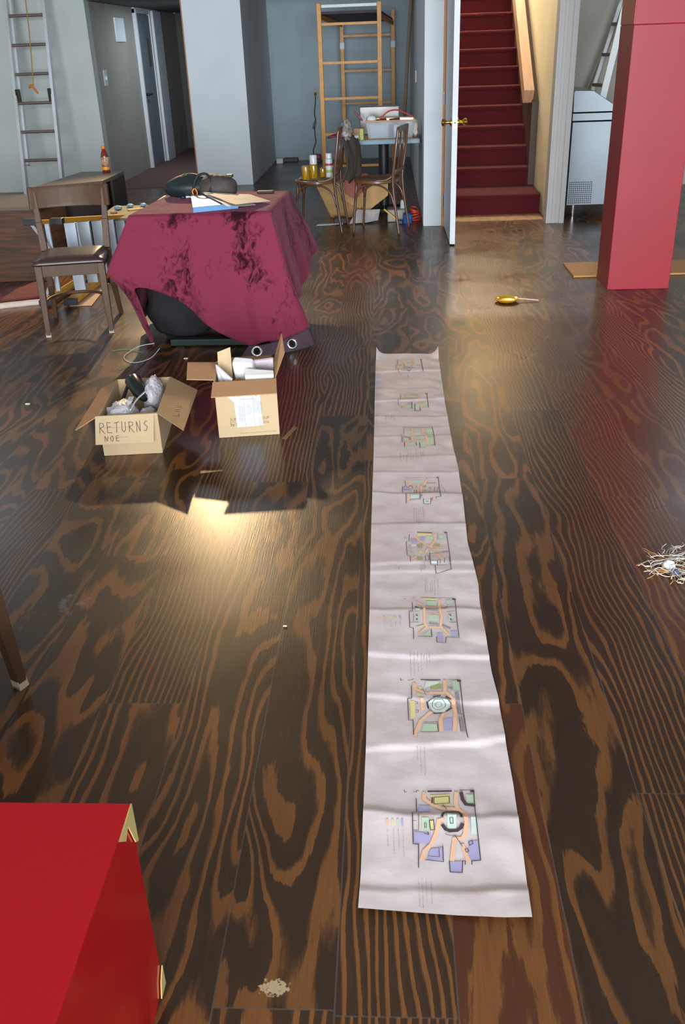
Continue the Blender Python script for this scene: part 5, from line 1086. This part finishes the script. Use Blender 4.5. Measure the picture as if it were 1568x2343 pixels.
tag(MB().tube(catmull([(-.40, 9.26, .80), (-.50, 9.24, .785), (-.57, 9.25, .775), (-.585, 9.32, .77), (-.50, 9.40, .79), (-.38, 9.42, .80), (-.30, 9.38, .79)], 8), .009, 8).build('red_cable', mat('dark_red_rubber', (122, 32, 44), .5), smooth=True), 'dark red cable loop hanging off the left end of cafe table', 'cable')
tag(MB().box(-.30, .10, 9.80, 9.84, zt2, zt2 + .26).build('smoky_panel', mat('smoky_plastic', (170, 162, 160), .2, trans=.85), bevel=.01), 'smoky clear plastic panel standing behind the storage bin', 'panel')
tag(MB().box(-.345, -.245, 9.26, 9.36, zt2, zt2 + .10).build('product_box', mat('tan_print_box', (160, 124, 96), .7, var=.2, scale=20), bevel=.003), 'small tan printed box left of the clear storage bin', 'box')
tag(MB().box(-.335, -.295, 9.245, 9.258, zt2, zt2 + .04).build('white_card', M_trim), 'small white card in front of the tan printed box', 'card')
tag(MB().box(-.28, -.25, 9.245, 9.258, zt2 + .0, zt2 + .095).build('lime_packet', mat('lime_print', (150, 180, 60), .5)), 'lime green packet in front of the tan printed box', 'packet')
for i, (x, y, s_, m_, lb) in enumerate(((-.08, 9.5, .05, mat('dark_maroon_tool', (72, 28, 34), .5), 'dark maroon tool lying in the middle of clear storage bin'), (.05, 9.52, .05, MATS['dark_maroon_tool'], 'dark maroon tool at the right of clear storage bin'))):
    tag(MB().bar((x - s_, y, zb - .012), (x + s_, y + .02, zb - .002), .03, .03).build('hand_tool', m_, bevel=.006), lb, 'tool')
tag(blob((.245, 9.42, .82), (.035, .09, .075), 6, .3, 6).build('paper_bundle', mat('cream_paper', (206, 196, 180), .8, var=.1, scale=20), smooth=True), 'crumpled cream paper bundle at the right end of cafe table', 'paper')
tag(MB().bar((-.26, 9.45, zb + .0), (-.34, 9.45, zb + .085), .022, .018).build('red_pliers', mat('dark_red_grip', (120, 36, 44), .5), bevel=.005), 'dark red tool handle sticking up left of the storage bin', 'tool')

# clutter under the table
M_kraft = mat('kraft_paper', (198, 160, 110), .85, rgb2=(176, 136, 88), scale=6, bump=.2, bscale=12)
tag(MB().hexa([(-.60, 9.45, .0), (-.26, 9.40, .0), (-.20, 9.75, .0), (-.55, 9.80, .0), (-.74, 9.48, .30), (-.24, 9.36, .22), (-.16, 9.80, .26), (-.70, 9.86, .36)]).build('kraft_bag', M_kraft, bevel=.015), 'tan kraft paper bag slumped under the left side of cafe table', 'bag')
tag(MB().slab([(-.70, 9.38, .30), (-.30, 9.34, .10), (-.22, 9.36, .16), (-.62, 9.40, .40)], .012).build('cardboard_flap', M_kraft), 'tan cardboard sheet leaning on the kraft bag under cafe table', 'cardboard')
tag(MB().slab([(-.26, 9.33, .05), (-.02, 9.34, .22), (-.02, 9.36, .40), (-.30, 9.35, .24)], .012).build('cardboard_flap', M_kraft), 'tan cardboard sheet leaning against the cafe table post', 'cardboard')
tag(MB().slab([(-.44, 9.31, .25), (-.34, 9.31, .19), (-.20, 9.32, .36), (-.22, 9.33, .43), (-.46, 9.33, .43)], .01).build('red_folder', mat('red_brown_folder', (150, 72, 52), .6)), 'red brown folder on top of the kraft bag under cafe table', 'folder')
tag(sheet([(-.72, 9.0, .004), (-.46, 9.04, .006), (-.46, 9.10, .01), (-.70, 9.06, .006)], .006, 2, 6).build('white_paper_strip', M_sheet, solid=.002), 'white paper strip on the floor between the two bentwood chairs', 'paper')
tag(sheet([(-.40, 9.04, .005), (-.12, 9.10, .02), (-.10, 9.22, .10), (-.32, 9.16, .12)], .01, 7, 8).build('crumpled_newspaper', mat('newspaper', (196, 188, 186), .7, rgb2=(166, 160, 162), scale=16), solid=.002), 'crumpled grey newspaper on the floor under the cafe table', 'newspaper')
tag(MB().box(-.55, -.42, 9.10, 9.22, 0, .055).build('black_tool_box', M_black, bevel=.006), 'small black box on the floor beside the left bentwood chair', 'box')
tag(MB().box(-.03, .16, 9.12, 9.28, 0, .12).build('clear_tub', mat('grey_clear_tub', (120, 116, 106), .35), bevel=.01), 'grey tub of odds and ends under the right bentwood chair', 'tub')
tag(MB().bar((-.06, 9.09, .13), (.06, 9.075, .035), .018, .014, w2=.04).build('yellow_trowel', mat('yellow_plastic', (214, 176, 60), .5), bevel=.003), 'yellow plastic tool leaning on the grey tub', 'tool')
pc = thing('paint_can', 'small blue can with dark lid on the floor by right chair', 'can', (.16, 9.06, 0))
MB().lathe([(0, .001), (.042, .001), (.043, .004), (.043, .085), (0, .085)], (.165, 9.04, 0), n=20).build('body', mat('blue_can', (50, 104, 184), .45), pc, smooth=True, auto=.6)
MB().lathe([(0, .085), (.036, .085), (.034, .10), (0, .10)], (.165, 9.04, 0), n=20).build('lid', mat('dark_blue_lid', (36, 60, 110), .5), pc, smooth=True, auto=.6)
tag(MB().lathe([(0, .121), (.022, .121), (.024, .125), (.020, .19), (.012, .20), (0, .20)], (.12, 9.17, 0), n=18).build('white_bottle', M_trim, smooth=True, auto=.6), 'small white bottle standing on the grey tub', 'bottle')
tag(MB().box(.06, .12, 9.0, 9.06, 0, .035).build('navy_cap', mat('navy_lid', (36, 48, 72), .5), bevel=.006), 'dark navy lid on the floor left of the blue can', 'lid')
co = thing('cable_coil', 'coil of orange red cable on the floor by the white wall end', 'cable', (.245, 9.28, 0))
for i in range(6):
    rr = random.Random(i); MB().tube([(.235 + (.062 - .004 * i) * math.cos(a_ * .3927) + rr.uniform(-.006, .006), 9.28 + .085 * math.sin(a_ * .3927), .012 + .017 * i + .012 * math.sin(a_ * .3927 + i)) for a_ in range(16)], .007, 8, closed=True).build('loop', mat('orange_red_cable', (196, 66, 40), .5), co, smooth=True)

# ================================================================= PREP FRIDGE AND LADDER AT RIGHT
fr = thing('prep_fridge', 'stainless steel prep fridge with perforated vent behind the red column', 'fridge', (2.07, 9.47, 0))
MB().box(1.683, 2.45, 9.1, 9.85, .115, .85).build('cabinet_body', M_steel, fr, bevel=.004)
MB().box(1.675, 2.46, 9.085, 9.86, .858, .925).build('top_frame', M_steel, fr, bevel=.004)
mb = MB(); pr = [(1.68, .93), (1.675, 1.10), (1.685, 1.115), (1.85, 1.11), (2.06, .98), (2.10, .93)]; n = len(pr)
mb.add([(x, 9.10, z) for x, z in pr] + [(x, 9.85, z) for x, z in pr], [list(reversed(range(n))), list(range(n, 2 * n))] + [[i, (i + 1) % n, n + (i + 1) % n, n + i] for i in range(n)])
mb.build('slanted_lid', M_steel, fr, bevel=.004)
M_hole = mat('vent_hole_dark', (38, 42, 52), .8)
vg = MB().box(1.692, 1.925, 9.0985, 9.0995, .125, .335).build('vent_panel', M_steel, fr)
mb = MB()
for i in range(12):
    for j in range(11): mb.add([(1.703 + i * .0185 + .0062 * math.cos(t * 1.0472), 9.0978, .138 + j * .0185 + .0062 * math.sin(t * 1.0472)) for t in range(6)], [(0, 1, 2, 3, 4, 5)])
vh = mb.build('vent_hole', M_hole, vg); vh['kind'] = 'stuff'
for x in (1.76, 2.38):
    for y in (9.16, 9.78): MB().tube([(x, y, 0), (x, y, .03), (x, y, .115)], [.016, .018, .02], 12).build('leg', M_chrome, fr, smooth=True, auto=.6)
l2 = thing('aluminium_ladder', 'aluminium ladder leaning on the wall behind the prep fridge', 'ladder', (2.1, 10.4, 0))
la, lb_ = Vector((1.86, 10.45, .0)), Vector((2.70, 11.06, 3.1)); ra, rb_ = Vector((1.90, 9.98, .0)), Vector((2.62, 10.98, 3.1))
la = onY(1350, 225, 10.62); lb_ = onY(1425, -8, 10.85); la, lb_ = la + (la - lb_) * (la.z - .0) / (lb_.z - la.z), lb_ + (lb_ - la) * .6
ra = onY(1379, 225, 10.35); rb_ = onY(1434, 0, 10.62); ra, rb_ = ra + (ra - rb_) * (ra.z - .0) / (rb_.z - ra.z), rb_ + (rb_ - ra) * .35
M_brtalu = mat('bright_aluminium', (226, 230, 232), .45, metal=.25)
MB().bar(la, lb_, .035, .03, up=(0, -1, 0)).build('rail', M_alu, l2); MB().bar(ra, rb_, .065, .03, up=(0, -1, 0)).build('rail', M_brtalu, l2)
for i in range(9):
    z = .25 + i * .28
    if z < 2.3:
        pa = lerp(la, lb_, (z - la.z) / (lb_.z - la.z)); pb_ = lerp(ra, rb_, (z - ra.z) / (rb_.z - ra.z))
        MB().bar(pa, pb_, .05, .03).build('rung', M_rung, l2)
a = onY(1348, 212, 10.98); b = onY(1434, 0, 11.02); d = (b - a); a = a - d * (a.z / d.z); b = b + d * .5
tag(MB().bar(a, b, .04, .03, up=(0, -1, 0)).build('leaning_batten', mat('brown_batten', (120, 100, 82), .7)), 'thin brown wooden batten leaning on the grey wall above prep fridge', 'batten')
